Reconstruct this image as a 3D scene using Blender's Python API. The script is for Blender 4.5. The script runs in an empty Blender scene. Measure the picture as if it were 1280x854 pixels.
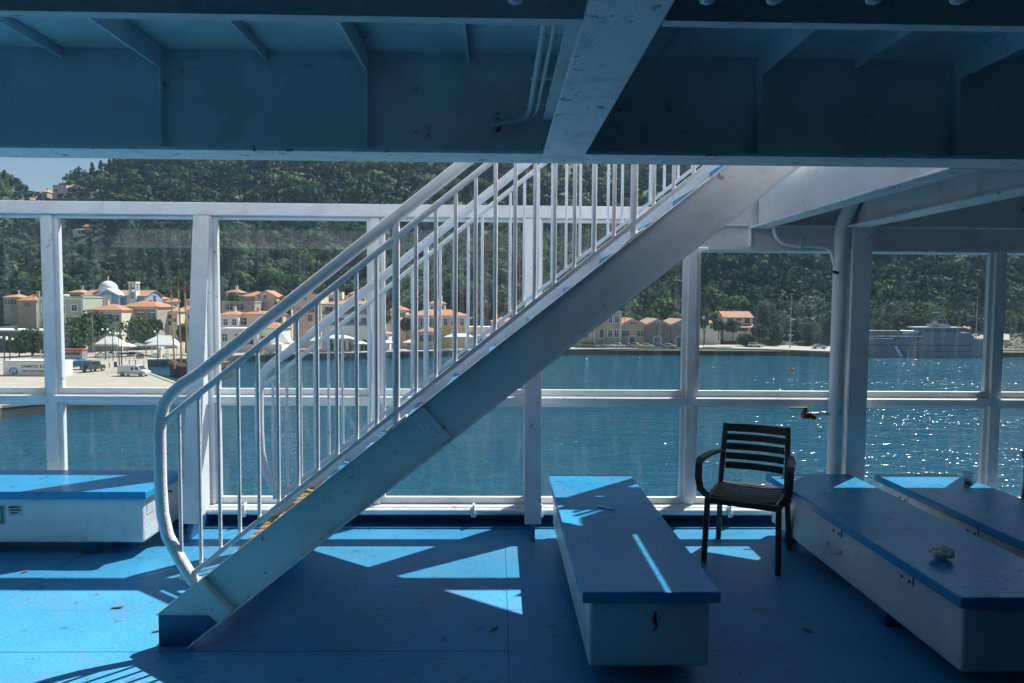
import bpy, bmesh, math, random
import numpy as np
from mathutils import Vector, Matrix
R = math.radians
random.seed(7); RNG = np.random.default_rng(7)
scn = bpy.context.scene; COL = scn.collection

# ------------------------------------------------------------------ camera
F, EYE, PITCH, ROLL, YAW = 880.0, 1.65, R(3.06), 0.0072, R(1.16)
fw = np.array([math.sin(YAW)*math.cos(PITCH), math.cos(YAW)*math.cos(PITCH), -math.sin(PITCH)])
rt = np.array([math.cos(YAW), -math.sin(YAW), 0.0]); up = np.cross(rt, fw)
r2 = rt*math.cos(ROLL)+up*math.sin(ROLL); u2 = -rt*math.sin(ROLL)+up*math.cos(ROLL)
CAM = np.array([0, 0, EYE])
cam_d = bpy.data.cameras.new('camera'); cam = bpy.data.objects.new('camera', cam_d); COL.objects.link(cam)
M = Matrix.Identity(4)
for i in range(3):
    M[i][0], M[i][1], M[i][2], M[i][3] = r2[i], u2[i], -fw[i], CAM[i]
cam.matrix_world = M
cam_d.sensor_width = 36.0; cam_d.lens = F/1280*36; cam_d.clip_start = 0.05; cam_d.clip_end = 6000
scn.camera = cam
# ------------------------------------------------------------------ light
SUN = Vector((0.53, 0.515, 1.0)).normalized()
el = math.asin(SUN.z); az = math.atan2(SUN.x, SUN.y)
w = bpy.data.worlds.new('World'); scn.world = w; w.use_nodes = True
nt = w.node_tree; bg = nt.nodes['Background']
sky = nt.nodes.new('ShaderNodeTexSky'); sky.sky_type = 'NISHITA'; sky.sun_disc = False
sky.sun_elevation = el; sky.sun_rotation = az; sky.air_density = 1.0; sky.dust_density = 0.8; sky.ozone_density = 1.5
nt.links.new(sky.outputs[0], bg.inputs[0]); bg.inputs[1].default_value = 0.05
sl = bpy.data.lights.new('sun', 'SUN'); sl.energy = 5.0; sl.angle = R(0.5); sl.color = (1.0, 0.95, 0.88)
so = bpy.data.objects.new('sun', sl); COL.objects.link(so)
so.rotation_euler = (-SUN).to_track_quat('-Z', 'Y').to_euler()
so.location = (10, 10, 30)
scn.view_settings.view_transform = 'Standard'; scn.view_settings.look = 'None'
scn.view_settings.exposure = 0.85; scn.view_settings.gamma = 1.0
scn.cycles.use_denoising = True
scn.cycles.max_bounces = 7; scn.cycles.transparent_max_bounces = 16
scn.cycles.diffuse_bounces = 4; scn.cycles.caustics_reflective = False; scn.cycles.caustics_refractive = False

# ------------------------------------------------------------------ pixel -> world helpers (photograph 1280x854)
def ray(x, y): return fw*F + r2*(x-640) + u2*(427-y)
def onY(x, y, Y):
    d = ray(x, y); return CAM + d*(Y/d[1])
def onZ(x, y, Z):
    d = ray(x, y); return CAM + d*((Z-EYE)/d[2])

# ------------------------------------------------------------------ materials
def mat(name, col, rough=0.5, var=0.0, scale=6.0, bump=0.0, bscale=60.0, dirt=None, dirt_amt=0.0, dscale=3.0, spec=0.5, metal=0.0, stretch=(1,1,1), attr=None, coat=0.0, specks=None, buckle=0.0):
    m = bpy.data.materials.new(name); m.use_nodes = True
    n, l = m.node_tree.nodes, m.node_tree.links
    b = n['Principled BSDF']; b.inputs['Base Color'].default_value = (*col, 1); b.inputs['Roughness'].default_value = rough
    b.inputs['Specular IOR Level'].default_value = spec; b.inputs['Metallic'].default_value = metal
    if coat: b.inputs['Coat Weight'].default_value = coat; b.inputs['Coat Roughness'].default_value = 0.1
    geo = n.new('ShaderNodeNewGeometry'); mp = n.new('ShaderNodeMapping'); mp.inputs['Scale'].default_value = stretch
    l.new(geo.outputs['Position'], mp.inputs['Vector'])
    src = None
    if attr:
        a = n.new('ShaderNodeAttribute'); a.attribute_name = attr; src = a.outputs['Color']
    if var:
        t = n.new('ShaderNodeTexNoise'); t.inputs['Scale'].default_value = scale; t.inputs['Detail'].default_value = 6
        l.new(mp.outputs[0], t.inputs['Vector'])
        mr = n.new('ShaderNodeMapRange'); mr.inputs[1].default_value = 0.25; mr.inputs[2].default_value = 0.75
        mr.inputs[3].default_value = 1-var; mr.inputs[4].default_value = 1+var
        l.new(t.outputs[0], mr.inputs[0])
        mx = n.new('ShaderNodeMix'); mx.data_type = 'RGBA'; mx.blend_type = 'MULTIPLY'; mx.inputs[0].default_value = 1
        if src: l.new(src, mx.inputs[6])
        else: mx.inputs[6].default_value = (*col, 1)
        l.new(mr.outputs[0], mx.inputs[7]); src = mx.outputs[2]
        rr = n.new('ShaderNodeMapRange'); rr.inputs[3].default_value = max(0.02, rough-0.12); rr.inputs[4].default_value = min(1, rough+0.12)
        l.new(t.outputs[0], rr.inputs[0]); l.new(rr.outputs[0], b.inputs['Roughness'])
    if dirt:
        t2 = n.new('ShaderNodeTexNoise'); t2.inputs['Scale'].default_value = dscale; t2.inputs['Detail'].default_value = 10; t2.inputs['Roughness'].default_value = 0.7
        l.new(mp.outputs[0], t2.inputs['Vector'])
        cr = n.new('ShaderNodeMapRange'); cr.inputs[1].default_value = 0.50; cr.inputs[2].default_value = 0.66; cr.inputs[3].default_value = 0; cr.inputs[4].default_value = dirt_amt
        l.new(t2.outputs[0], cr.inputs[0])
        m2 = n.new('ShaderNodeMix'); m2.data_type = 'RGBA'
        l.new(cr.outputs[0], m2.inputs[0])
        if src: l.new(src, m2.inputs[6])
        else: m2.inputs[6].default_value = (*col, 1)
        m2.inputs[7].default_value = (*dirt, 1); src = m2.outputs[2]
    if specks:
        t4 = n.new('ShaderNodeTexNoise'); t4.inputs['Scale'].default_value = specks[2]; t4.inputs['Detail'].default_value = 5; t4.inputs['Roughness'].default_value = 0.75
        l.new(mp.outputs[0], t4.inputs['Vector'])
        c4 = n.new('ShaderNodeMapRange'); c4.inputs[1].default_value = specks[3]; c4.inputs[2].default_value = specks[3]+0.06; c4.inputs[3].default_value = 0; c4.inputs[4].default_value = specks[1]
        l.new(t4.outputs[0], c4.inputs[0])
        m4 = n.new('ShaderNodeMix'); m4.data_type = 'RGBA'; l.new(c4.outputs[0], m4.inputs[0])
        if src: l.new(src, m4.inputs[6])
        else: m4.inputs[6].default_value = (*col, 1)
        m4.inputs[7].default_value = (*specks[0], 1); src = m4.outputs[2]
    if src: l.new(src, b.inputs['Base Color'])
    if bump:
        t3 = n.new('ShaderNodeTexNoise'); t3.inputs['Scale'].default_value = bscale; t3.inputs['Detail'].default_value = 4
        l.new(mp.outputs[0], t3.inputs['Vector'])
        bp = n.new('ShaderNodeBump'); bp.inputs['Strength'].default_value = bump; bp.inputs['Distance'].default_value = 0.01
        l.new(t3.outputs[0], bp.inputs['Height']); l.new(bp.outputs[0], b.inputs['Normal'])
        if buckle:
            t5 = n.new('ShaderNodeTexNoise'); t5.inputs['Scale'].default_value = 1.6; t5.inputs['Detail'].default_value = 1; l.new(mp.outputs[0], t5.inputs['Vector'])
            b5 = n.new('ShaderNodeBump'); b5.inputs['Strength'].default_value = 1.0; b5.inputs['Distance'].default_value = buckle
            l.new(t5.outputs[0], b5.inputs['Height']); l.new(b5.outputs[0], bp.inputs['Normal'])
    return m

def glass_mat(name, tint, dirt_base, streak):
    m = bpy.data.materials.new(name); m.use_nodes = True
    n, l = m.node_tree.nodes, m.node_tree.links
    for x in list(n): n.remove(x)
    out = n.new('ShaderNodeOutputMaterial')
    tr = n.new('ShaderNodeBsdfTransparent'); tr.inputs[0].default_value = (*tint, 1)
    gl = n.new('ShaderNodeBsdfGlossy'); gl.inputs['Roughness'].default_value = 0.02
    lw = n.new('ShaderNodeLayerWeight'); pw = n.new('ShaderNodeMath'); pw.operation = 'POWER'; pw.inputs[1].default_value = 5
    l.new(lw.outputs['Facing'], pw.inputs[0])
    fr = n.new('ShaderNodeMath'); fr.operation = 'MULTIPLY_ADD'; fr.inputs[1].default_value = 0.96; fr.inputs[2].default_value = 0.026
    l.new(pw.outputs[0], fr.inputs[0])
    di = n.new('ShaderNodeBsdfDiffuse'); di.inputs[0].default_value = (0.75, 0.78, 0.8, 1)
    tl = n.new('ShaderNodeBsdfTranslucent'); tl.inputs[0].default_value = (0.75, 0.78, 0.8, 1)
    ad = n.new('ShaderNodeMixShader'); ad.inputs[0].default_value = 0.5
    l.new(di.outputs[0], ad.inputs[1]); l.new(tl.outputs[0], ad.inputs[2])
    mx = n.new('ShaderNodeMixShader'); l.new(fr.outputs[0], mx.inputs[0]); l.new(tr.outputs[0], mx.inputs[1]); l.new(gl.outputs[0], mx.inputs[2])
    geo = n.new('ShaderNodeNewGeometry')
    mp = n.new('ShaderNodeMapping'); mp.inputs['Scale'].default_value = (9, 9, 1.2); l.new(geo.outputs['Position'], mp.inputs[0])
    t = n.new('ShaderNodeTexNoise'); t.inputs['Scale'].default_value = 2.2; t.inputs['Detail'].default_value = 8; t.inputs['Roughness'].default_value = 0.65
    l.new(mp.outputs[0], t.inputs[0])
    r1 = n.new('ShaderNodeMapRange'); r1.inputs[1].default_value = 0.5; r1.inputs[2].default_value = 0.8; r1.inputs[3].default_value = dirt_base; r1.inputs[4].default_value = dirt_base+streak
    l.new(t.outputs[0], r1.inputs[0])
    t2 = n.new('ShaderNodeTexNoise'); t2.inputs['Scale'].default_value = 45; t2.inputs['Detail'].default_value = 2; l.new(geo.outputs['Position'], t2.inputs[0])
    r3 = n.new('ShaderNodeMapRange'); r3.inputs[1].default_value = 0.76; r3.inputs[2].default_value = 0.80; r3.inputs[3].default_value = 0; r3.inputs[4].default_value = 0.5
    l.new(t2.outputs[0], r3.inputs[0])
    sm = n.new('ShaderNodeMath'); sm.operation = 'ADD'; l.new(r1.outputs[0], sm.inputs[0]); l.new(r3.outputs[0], sm.inputs[1])
    m2 = n.new('ShaderNodeMixShader'); l.new(sm.outputs[0], m2.inputs[0]); l.new(mx.outputs[0], m2.inputs[1]); l.new(ad.outputs[0], m2.inputs[2])
    l.new(m2.outputs[0], out.inputs[0])
    return m

RUST = (0.16, 0.07, 0.03)
MT = dict(
    white=mat('white_ship_paint', (0.82, 0.835, 0.85), 0.40, 0.05, 3, 0.3, 90, (0.55, 0.50, 0.45), 0.35, 4, specks=((0.22, 0.12, 0.06), 0.7, 9, 0.635), buckle=0.012),
    ceil=mat('white_deckhead_paint', (0.76, 0.78, 0.80), 0.45, 0.08, 2, 0.4, 120, (0.45, 0.42, 0.40), 0.45, 3, specks=((0.20, 0.11, 0.06), 0.7, 7, 0.64), buckle=0.035),
    flange=mat('chipped_white_flange_paint', (0.88, 0.89, 0.90), 0.42, 0.06, 3, 0.5, 110, (0.34, 0.30, 0.28), 0.4, 7, specks=((0.05, 0.05, 0.055), 0.9, 16, 0.60)),
    blue_deck=mat('blue_deck_paint', (0.058, 0.300, 0.53), 0.33, 0.13, 2.0, 0.55, 45, (0.13, 0.25, 0.36), 0.6, 1.7, specks=((0.045, 0.09, 0.13), 0.7, 9, 0.60), buckle=0.02, spec=0.2),
    blue_lid=mat('blue_bench_lid_paint', (0.034, 0.315, 0.60), 0.24, 0.10, 3, 0.3, 40, (0.12, 0.25, 0.38), 0.5, 3.5, specks=((0.04, 0.08, 0.12), 0.75, 12, 0.59), buckle=0.012, spec=0.25),
    shade_wall=mat('dark_shade_wall_paint', (0.065, 0.062, 0.06), 0.5, 0.08, 2),  # dark so the added unseen walls bounce little light
    blue_trim=mat('dark_blue_trim_paint', (0.03, 0.12, 0.28), 0.35, 0.08, 3, 0.2, 50),
    galley=mat('bench_box_paint', (0.74, 0.77, 0.79), 0.33, 0.06, 3, 0.35, 45, (0.48, 0.45, 0.42), 0.35, 4, specks=((0.20, 0.12, 0.07), 0.6, 8, 0.645), buckle=0.02),
    yellow=mat('yellow_nosing_paint', (0.42, 0.24, 0.06), 0.55, 0.2, 10, dirt=(0.16, 0.12, 0.06), dirt_amt=0.7, dscale=14),
    black=mat('black_paint', (0.02, 0.02, 0.022), 0.5),
    chair=mat('dark_brown_resin', (0.06, 0.05, 0.043), 0.36, 0.12, 20, 0.15, 200),
    steel=mat('worn_brass_valve', (0.16, 0.10, 0.06), 0.4, 0.2, 40, metal=0.6),
    rust=mat('rusty_steel', RUST, 0.8, 0.3, 30),
    cable=mat('grey_cable', (0.6, 0.62, 0.64), 0.5),
    paper=mat('crumpled_paper', (0.84, 0.82, 0.78), 0.8, 0.08, 30),
    green=mat('green_safety_sign', (0.02, 0.22, 0.12), 0.4),
    label=mat('grey_label', (0.55, 0.56, 0.55), 0.5, 0.2, 60),
    leaf=mat('dry_leaf', (0.20, 0.11, 0.05), 0.8),
    coffee=mat('coffee_dregs', (0.16, 0.09, 0.03), 0.3),
    glass=glass_mat('salt_streaked_glass', (0.90, 0.94, 0.94), 0.010, 0.07),
    cup=glass_mat('clear_plastic', (0.85, 0.88, 0.9), 0.12, 0.1),
)

# ------------------------------------------------------------------ mesh helpers
class MB:
    def __init__(s): s.v = []; s.f = []; s.smooth = False
    def add(s, vs, fs):
        o = len(s.v); s.v += [tuple(map(float, p)) for p in vs]; s.f += [tuple(i+o for i in f) for f in fs]; return s
    def box(s, x0, x1, y0, y1, z0, z1):
        return s.add([(x0,y0,z0),(x1,y0,z0),(x1,y1,z0),(x0,y1,z0),(x0,y0,z1),(x1,y0,z1),(x1,y1,z1),(x0,y1,z1)],
                     [(0,3,2,1),(4,5,6,7),(0,1,5,4),(1,2,6,5),(2,3,7,6),(3,0,4,7)])
    def prism(s, poly, axis, a, b):
        # poly: 2D points; axis: 'x','y','z' extrude direction a..b
        def p3(p, t): return {'x': (t, p[0], p[1]), 'y': (p[0], t, p[1]), 'z': (p[0], p[1], t)}[axis]
        n = len(poly); vs = [p3(p, a) for p in poly]+[p3(p, b) for p in poly]
        fs = [tuple(range(n)), tuple(range(2*n-1, n-1, -1))]+[(i, i+n, (i+1) % n+n, (i+1) % n) for i in range(n)]
        return s.add(vs, fs)
    def tube(s, path, r, n=10, cap=True):
        path = [Vector(p) for p in path]; rs = r if isinstance(r, (list, tuple)) else [r]*len(path)
        vs = []; fs = []; prev = None
        for i, p in enumerate(path):
            t = (path[min(i+1, len(path)-1)]-path[max(i-1, 0)]).normalized()
            if prev is None:
                a = Vector((0, 0, 1)) if abs(t.z) < 0.9 else Vector((1, 0, 0)); u = t.cross(a).normalized()
            else: u = (prev-t*prev.dot(t)).normalized()
            prev = u; v = t.cross(u)
            for k in range(n):
                an = 2*math.pi*k/n; vs.append(p+(u*math.cos(an)+v*math.sin(an))*rs[i])
        for i in range(len(path)-1):
            for k in range(n): fs.append((i*n+k, i*n+(k+1) % n, (i+1)*n+(k+1) % n, (i+1)*n+k))
        if cap: fs += [tuple(range(n-1, -1, -1)), tuple((len(path)-1)*n+k for k in range(n))]
        s.smooth = True
        return s.add(vs, fs)
    def lathe(s, prof, c, n=16):
        vs = []; fs = []
        for r, z in prof:
            for k in range(n): a = 2*math.pi*k/n; vs.append((c[0]+r*math.cos(a), c[1]+r*math.sin(a), c[2]+z))
        for i in range(len(prof)-1):
            for k in range(n): fs.append((i*n+k, i*n+(k+1) % n, (i+1)*n+(k+1) % n, (i+1)*n+k))
        fs += [tuple(range(n-1, -1, -1)), tuple((len(prof)-1)*n+k for k in range(n))]
        s.smooth = True
        return s.add(vs, fs)
    def bar(s, p, q, wdt, dpt, upv=(0, 0, 1)):
        p, q = Vector(p), Vector(q); t = (q-p).normalized(); u = t.cross(Vector(upv)).normalized(); v = u.cross(t)
        vs = [c+u*a*wdt/2+v*b*dpt/2 for c in (p, q) for a, b in ((-1,-1),(1,-1),(1,1),(-1,1))]
        return s.add(vs, [(0,3,2,1),(4,5,6,7),(0,1,5,4),(1,2,6,5),(2,3,7,6),(3,0,4,7)])
    def build(s, name, m, parent=None, bevel=0.0, label=None, local=False):
        me = bpy.data.meshes.new(name)
        off = parent_world(parent) if (parent is not None and not local) else Vector((0, 0, 0))
        me.from_pydata([tuple(Vector(p)-off) for p in s.v], [], s.f); me.update()
        bm = bmesh.new(); bm.from_mesh(me); bmesh.ops.recalc_face_normals(bm, faces=bm.faces); bm.to_mesh(me); bm.free()
        if s.smooth: smooth(me)
        o = bpy.data.objects.new(name, me); COL.objects.link(o); o.parent = parent
        me.materials.append(MT[m] if isinstance(m, str) else m)
        if bevel:
            b = o.modifiers.new('bevel', 'BEVEL'); b.width = bevel; b.segments = 2; b.limit_method = 'ANGLE'
        if label: o['label'] = label
        return o

def smooth(me, ang=40):
    me.polygons.foreach_set('use_smooth', [True]*len(me.polygons))
    try: me.set_sharp_from_angle(angle=R(ang))
    except Exception: pass
def parent_world(p):
    v = Vector((0, 0, 0))
    while p is not None: v += p.location; p = p.parent
    return v
def tag(o, label, cat=None, group=None, kind=None):
    o['label'] = label
    if cat: o['category'] = cat
    if group: o['group'] = group
    if kind: o['kind'] = kind
    return o
def thing(name, label, cat, loc=(0, 0, 0), rz=0.0, group=None):
    o = bpy.data.objects.new(name, None); COL.objects.link(o); o.location = loc; o.rotation_euler = (0, 0, rz)
    o.empty_display_size = 0.1
    return tag(o, label, cat, group)
def box(name, m, parent, x0, x1, y0, y1, z0, z1, bevel=0.0, label=None):
    return MB().box(x0, x1, y0, y1, z0, z1).build(name, m, parent, bevel, label)
def copy_tree(o, parent=None):
    c = o.copy(); COL.objects.link(c); c.parent = parent
    for ch in [x for x in bpy.data.objects if x.parent == o]: copy_tree(ch, c)
    return c

# ================================================================== THE SHIP
ZB, ZP = 2.22, 2.62          # underside of beams, underside of plating
YG = 5.29                    # windscreen glass
# ---- deck with its welded plates
deck = MB().box(-9, 9, -7, 5.36, -0.25, -0.012).build('deck', 'blue_trim'); tag(deck, 'blue painted steel ferry deck', kind='structure')
ys = [-7, -4.2, -1.4, 1.30, 2.86, 3.27, 3.72, 5.10]
xs = [-9, -6.4, -4.6, -2.7, 0.06, 2.02, 4.4, 6.6, 9]
for j in range(len(ys)-1):
    for i in range(len(xs)-1):
        x0, x1 = xs[i], xs[i+1]
        if j % 2 and i not in (0, len(xs)-2): pass
        zt = random.uniform(-0.0012, 0.0008)
        MB().box(x0+0.0012, x1-0.0012, ys[j]+0.0012, ys[j+1]-0.0012, -0.0118, zt).build('deck_plate', 'blue_deck', deck, 0.0012)
box('gutter_plate', 'blue_trim', deck, -9, 9, 5.101, 5.36, -0.0118, -0.002)
box('gutter_lip', 'blue_deck', deck, -9, 9, 5.085, 5.0995, 0.001, 0.012, 0.002)
hull = MB().box(-60, 60, -14, 5.34, -13.4, -0.26).build('ship_hull', 'white'); tag(hull, 'white painted ferry hull below the deck', kind='structure')

# ---- deckhead: plating, beams, girders, stiffeners
ceiling = MB().box(-9, 9, -7, 2.90, ZP, ZP+0.02).build('ceiling', 'ceil'); tag(ceiling, 'white painted steel deckhead above the deck', kind='structure')
MB().box(1.912, 9, 2.901, 5.40, ZP, ZP+0.02).build('plating', 'ceil', ceiling)
MB().box(-9, -4.0, 2.901, 5.40, ZP, ZP+0.02).build('plating', 'ceil', ceiling)  # unseen left roofing, added to reduce sunlit deck and sky light
MB().box(1.912, 1.926, 4.83, 5.36, ZP+0.0205, 3.15).box(1.846, 1.911, 4.83, 5.36, ZP+0.002, ZP+0.02).build('bulwark', 'white', ceiling)
for y in (5.43, 5.50): MB().tube([(1.925, y-0.05, ZP), (1.925, y, 3.2)], 0.018, 8).build('bulwark_stay', 'white', ceiling)
def tbeam_x(yc, x0, x1, name='transverse_beam'):
    o = box(name, 'ceil', ceiling, x0, x1, yc-0.006, yc+0.006, ZB+0.014, ZP-0.001)
    MB().box(x0, x1, yc-0.09, yc+0.09, ZB, ZB+0.0135).build('flange', 'flange', o, 0.003); return o
tbeam_x(2.80, -9, 9)
nb = box('transverse_beam', 'ceil', ceiling, -9, 9, 1.438, 1.452, ZB+0.001, ZP-0.001, 0.002)
MB().box(-9, 0.165, 1.43, 1.462, ZB-0.004, ZB+0.0005).box(0.331, 9, 1.43, 1.462, ZB-0.004, ZB+0.0005).build('edge_bar', 'ceil', nb, 0.001)
tbeam_x(-0.1, -9, 9); tbeam_x(-1.6, -9, 9); tbeam_x(-3.2, -9, 9)
def gird_y(xc, y0, y1, wd=0.165):
    o = box('girder', 'ceil', ceiling, xc-0.006, xc+0.006, y0, y1, ZB+0.0145, ZP-0.0015)
    MB().box(xc-wd/2, xc+wd/2, y0, y1, ZB-0.002, ZB+0.0125).build('flange', 'flange', o, 0.003); return o
for y0, y1 in ((0.0, 2.709), (-1.5, -0.2)): gird_y(0.248, y0, y1, 0.16)
fas = gird_y(1.92, 2.891, 5.19, 0.135)
gird_y(2.59, 2.891, 5.14, 0.15); gird_y(3.95, 2.891, 5.19, 0.14)
gird_y(3.35, 1.476, 2.709, 0.16); gird_y(-2.85, 1.476, 2.709, 0.16)
for k, xc in enumerate([-2.46, -2.07, -1.68, -1.29, -0.90, -0.51, -0.12, 0.62, 1.01, 1.40, 1.79, 2.18, 2.57, 2.96]):
    deep = xc in (-2.07, -1.29, -0.51, 1.01, 1.79, 2.57)
    d = 0.085 if deep else 0.038
    for (ya, yb) in ((1.453, 2.793), (-0.09, 1.437)):
        s_ = box('stiffener', 'ceil', ceiling, xc-0.005, xc+0.005, ya, yb, ZP-d, ZP-0.0012, 0.001)
    if deep:
        box('web_stiffener', 'ceil', ceiling, xc-0.005, xc+0.005, 2.744, 2.7935, ZB+0.0145, ZP-d-0.0005, 0.001)
# light fittings at the near beam, cable run along the girder
for px in (884, 968, 1092, 1198, 644):
    p = onZ(px, 2, ZB-0.03)
    MB().lathe([(0.006, 0.0), (0.013, 0.004), (0.016, 0.016), (0.012, 0.03)], (p[0], p[1], ZB-0.034), 12).build('bolt_head', 'flange', ceiling)
for dx, r in ((-0.135, 0.011), (-0.108, 0.008)):
    MB().tube([(0.248+dx, 1.2, 2.36), (0.248+dx, 2.60, 2.36), (0.248+dx-0.008, 2.70, 2.36), (0.248+dx-0.05, 2.745, 2.352), (-0.02, 2.755, 2.375 if dx > -0.12 else 2.335), (-0.005, 2.79, 2.38 if dx > -0.12 else 2.33)], r*0.8, 8).build('cable', 'cable', ceiling)
for z in (2.38, 2.33):
    MB().tube([(-0.005, 2.776, z), (-0.005, 2.7935, z)], 0.010, 12).build('cable_gland', 'black', ceiling)
for y in (1.62, 1.95, 2.3, 2.6): box('cable_clip', 'cable', ceiling, 0.10, 0.2415, y-0.012, y+0.012, 2.372, 2.378)
box('cable_tray', 'ceil', ceiling, 0.165, 0.2415, 1.48, 2.70, 2.345, 2.350)

# ---- unseen bulkheads added behind and beside the camera to keep the covered deck dark
bk = MB().box(-6.3, 6.3, -3.5, -3.44, 0.001, ZP-0.003).build('rear_shade_wall', 'shade_wall'); tag(bk, 'unseen dark grey wall behind the deck, added to cut light', kind='structure')
lb_ = MB().box(-6.36, -6.3, -6.9, 2.6, 0.001, ZP-0.003).build('left_shade_wall', 'shade_wall'); tag(lb_, 'unseen dark grey wall added to block light from the left', kind='structure')
sb = MB().box(6.3, 6.36, -6.9, 5.10, 0.001, ZP-0.003).build('right_shade_wall', 'shade_wall'); tag(sb, 'unseen dark grey wall added to block light from the right', kind='structure')

uh = MB().box(-8.5, 8.5, -6.5, 0.4, ZP+0.021, 5.3).build('upper_bounce_block', 'white'); tag(uh, 'unseen white block added on the upper deck to bounce sunlight', kind='structure')  # out of view, added to throw sunlight back onto windscreen and stair
# ---- windscreen
ws = thing('windscreen', 'white framed glass windscreen along the deck edge', 'windscreen', (0, 5.29, 0))
POST = [-5.68, -4.49, -3.297, -2.14, -0.91, 0.265, 1.455, 2.64, 3.78, 4.95, 6.12]
ZT_L, ZT_R = 2.37, 2.235
for i, x in enumerate(POST):
    zt = ZT_L-0.092 if x < 1.6 else 2.085
    MB().box(x-0.034, x+0.034, 5.245, 5.325, 0.135, zt).build('post', 'white', ws, 0.004)
MB().box(-6.5, 1.50, 5.20, 5.345, ZT_L-0.09, ZT_L).build('top_rail', 'white', ws, 0.006)
for i in range(len(POST)-1):
    a, b = POST[i]+0.0345, POST[i+1]-0.0345
    right = POST[i] > 1.4
    zt = 2.084 if right else ZT_L-0.0915
    for z0, z1, nm in ((0.1365, 0.90, 'lower'), (0.957, zt, 'upper')):
        fr = MB()
        wf = 0.031
        fr.box(a, a+wf, 5.27, 5.312, z0, z1).box(b-wf, b, 5.27, 5.312, z0, z1)
        fr.box(a+wf, b-wf, 5.2705, 5.3115, z0, z0+wf+0.016).box(a+wf, b-wf, 5.2705, 5.3115, z1-wf*0.75, z1)
        fo = fr.build('pane_frame', 'white', ws, 0.003)
        MB().box(a+wf-0.004, b-wf+0.004, YG-0.004, YG+0.004, z0+wf, z1-wf*0.7).build('pane', 'glass', fo)
    MB().box(a, b, 5.235, 5.33, 0.9005, 0.9565).build('mid_rail', 'white', ws, 0.003)
    MB().box(a, b, 5.205, 5.2345, 0.942, 0.952).build('rail_lip', 'white', ws, 0.002)
MB().box(-7, 7, 5.195, 5.35, 0.118, 0.1345).build('sill', 'white', ws, 0.003)
MB().box(-7, 7, 5.305, 5.345, -0.002, 0.1175).build('coaming', 'blue_trim', ws)
MB().tube([(-7, 5.165, 0.105), (7, 5.165, 0.105)], 0.0245, 14).build('drain_pipe', 'white', ws)
for px in (305, 592, 676, 912):
    x = onY(px, 640, 5.15)[0]
    MB().box(x-0.007, x+0.007, 5.132, 5.1945, 0.07, 0.165).box(x-0.02, x+0.02, 5.128, 5.1315, 0.075, 0.105).build('pipe_clamp', 'white', ws, 0.002)
# lintel above the right half, with the ledge outside
MB().box(1.56, 9, 5.24, 5.252, 2.0865, ZT_R).build('lintel', 'ceil', ws, 0.002)
MB().box(1.56, 9, 5.235, 5.48, 2.06, 2.0855).build('lintel_ledge', 'white', ws, 0.002)
MB().box(1.56, 9, 5.19, 5.262, ZT_R+0.0005, ZT_R+0.0125).build('lintel_flange', 'flange', ws, 0.002)
MB().box(1.93, 9, 5.262, 5.274, ZT_R-0.12, ZP-0.002).build('header_plate', 'ceil', ws)
box('end_panel', 'ceil', ws, 1.50, 1.935, 5.2525, 5.2615, 2.0865, ZP+0.02)
box('lintel_stiffener', 'ceil', ws, 1.86, 1.87, 5.19, 5.2395, 2.088, ZT_R)
# brackets (knees) that carry the windscreen
def bracket(x, flw=0.118):
    top, yb, zb_ = (5.2145, 2.27), 4.88, 0.10
    o = MB().prism([(5.2135, 2.27), (5.165, 2.27), (4.892, 0.10), (5.2135, 0.10)], 'x', x-0.005, x+0.005).build('bracket', 'white', ws, 0.001)
    MB().add([(x-flw/2, 5.1525, 2.27), (x+flw/2, 5.1525, 2.27), (x+flw/2, yb, zb_), (x-flw/2, yb, zb_),
              (x-flw/2, 5.1645, 2.27), (x+flw/2, 5.1645, 2.27), (x+flw/2, yb+0.011, zb_), (x-flw/2, yb+0.011, zb_)],
             [(0,1,2,3),(7,6,5,4),(0,4,5,1),(1,5,6,2),(2,6,7,3),(3,7,4,0)]).build('bracket_flange', 'white', o, 0.002)
    MB().prism([(5.2135, 0.0995), (4.885, 0.0995), (4.86, 0.055), (4.79, 0.001), (5.2135, 0.001)], 'x', x-0.013, x+0.013).build('bracket_foot', 'blue_trim', o, 0.002)
for x in (-4.5, -2.14, 0.255): bracket(x)
# column below the second girder
cl = box('column', 'white', ws, 2.625, 2.637, 5.072, 5.2145, 0.001, ZB-0.003)
MB().box(2.562, 2.70, 5.06, 5.0715, 0.001, ZB-0.0025).build('column_flange', 'white', cl, 0.003)

# ---- fire main pipe with hydrant valve
pp = thing('fire_main_pipe', 'thick white vertical pipe beside the steel column, with a side valve', 'pipe', (2.50, 5.12, 0))
MB().tube([(2.50, 5.12, 0.001), (2.50, 5.12, 2.18), (2.503, 5.11, 2.24), (2.515, 5.06, 2.32), (2.52, 4.98, 2.42), (2.52, 4.98, ZP-0.001)], 0.05, 18).build('riser', 'white', pp)
MB().tube([(2.015, 5.13, ZB+0.0), (2.015, 5.13, 2.19), (2.03, 5.13, 2.15), (2.07, 5.13, 2.115), (2.14, 5.13, 2.095), (2.33, 5.13, 2.092), (2.40, 5.13, 2.08), (2.44, 5.13, 2.05), (2.455, 5.13, 1.99), (2.47, 5.125, 1.95)], 0.018, 10).build('branch_pipe', 'white', pp)
MB().box(2.195, 2.225, 5.108, 5.152, 2.072, 2.118).box(2.203, 2.209, 5.12, 5.14, 2.118, 2.15).build('pipe_clip', 'white', pp, 0.002)
MB().tube([(2.46, 5.12, 0.852), (2.30, 5.12, 0.852)], 0.016, 10).build('stub', 'white', pp)
v_ = MB().lathe([(0.02, -0.03), (0.032, -0.02), (0.032, 0.012), (0.016, 0.03), (0.012, 0.055)], (2.275, 5.12, 0.848), 12).build('valve_body', 'steel', pp)
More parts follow.
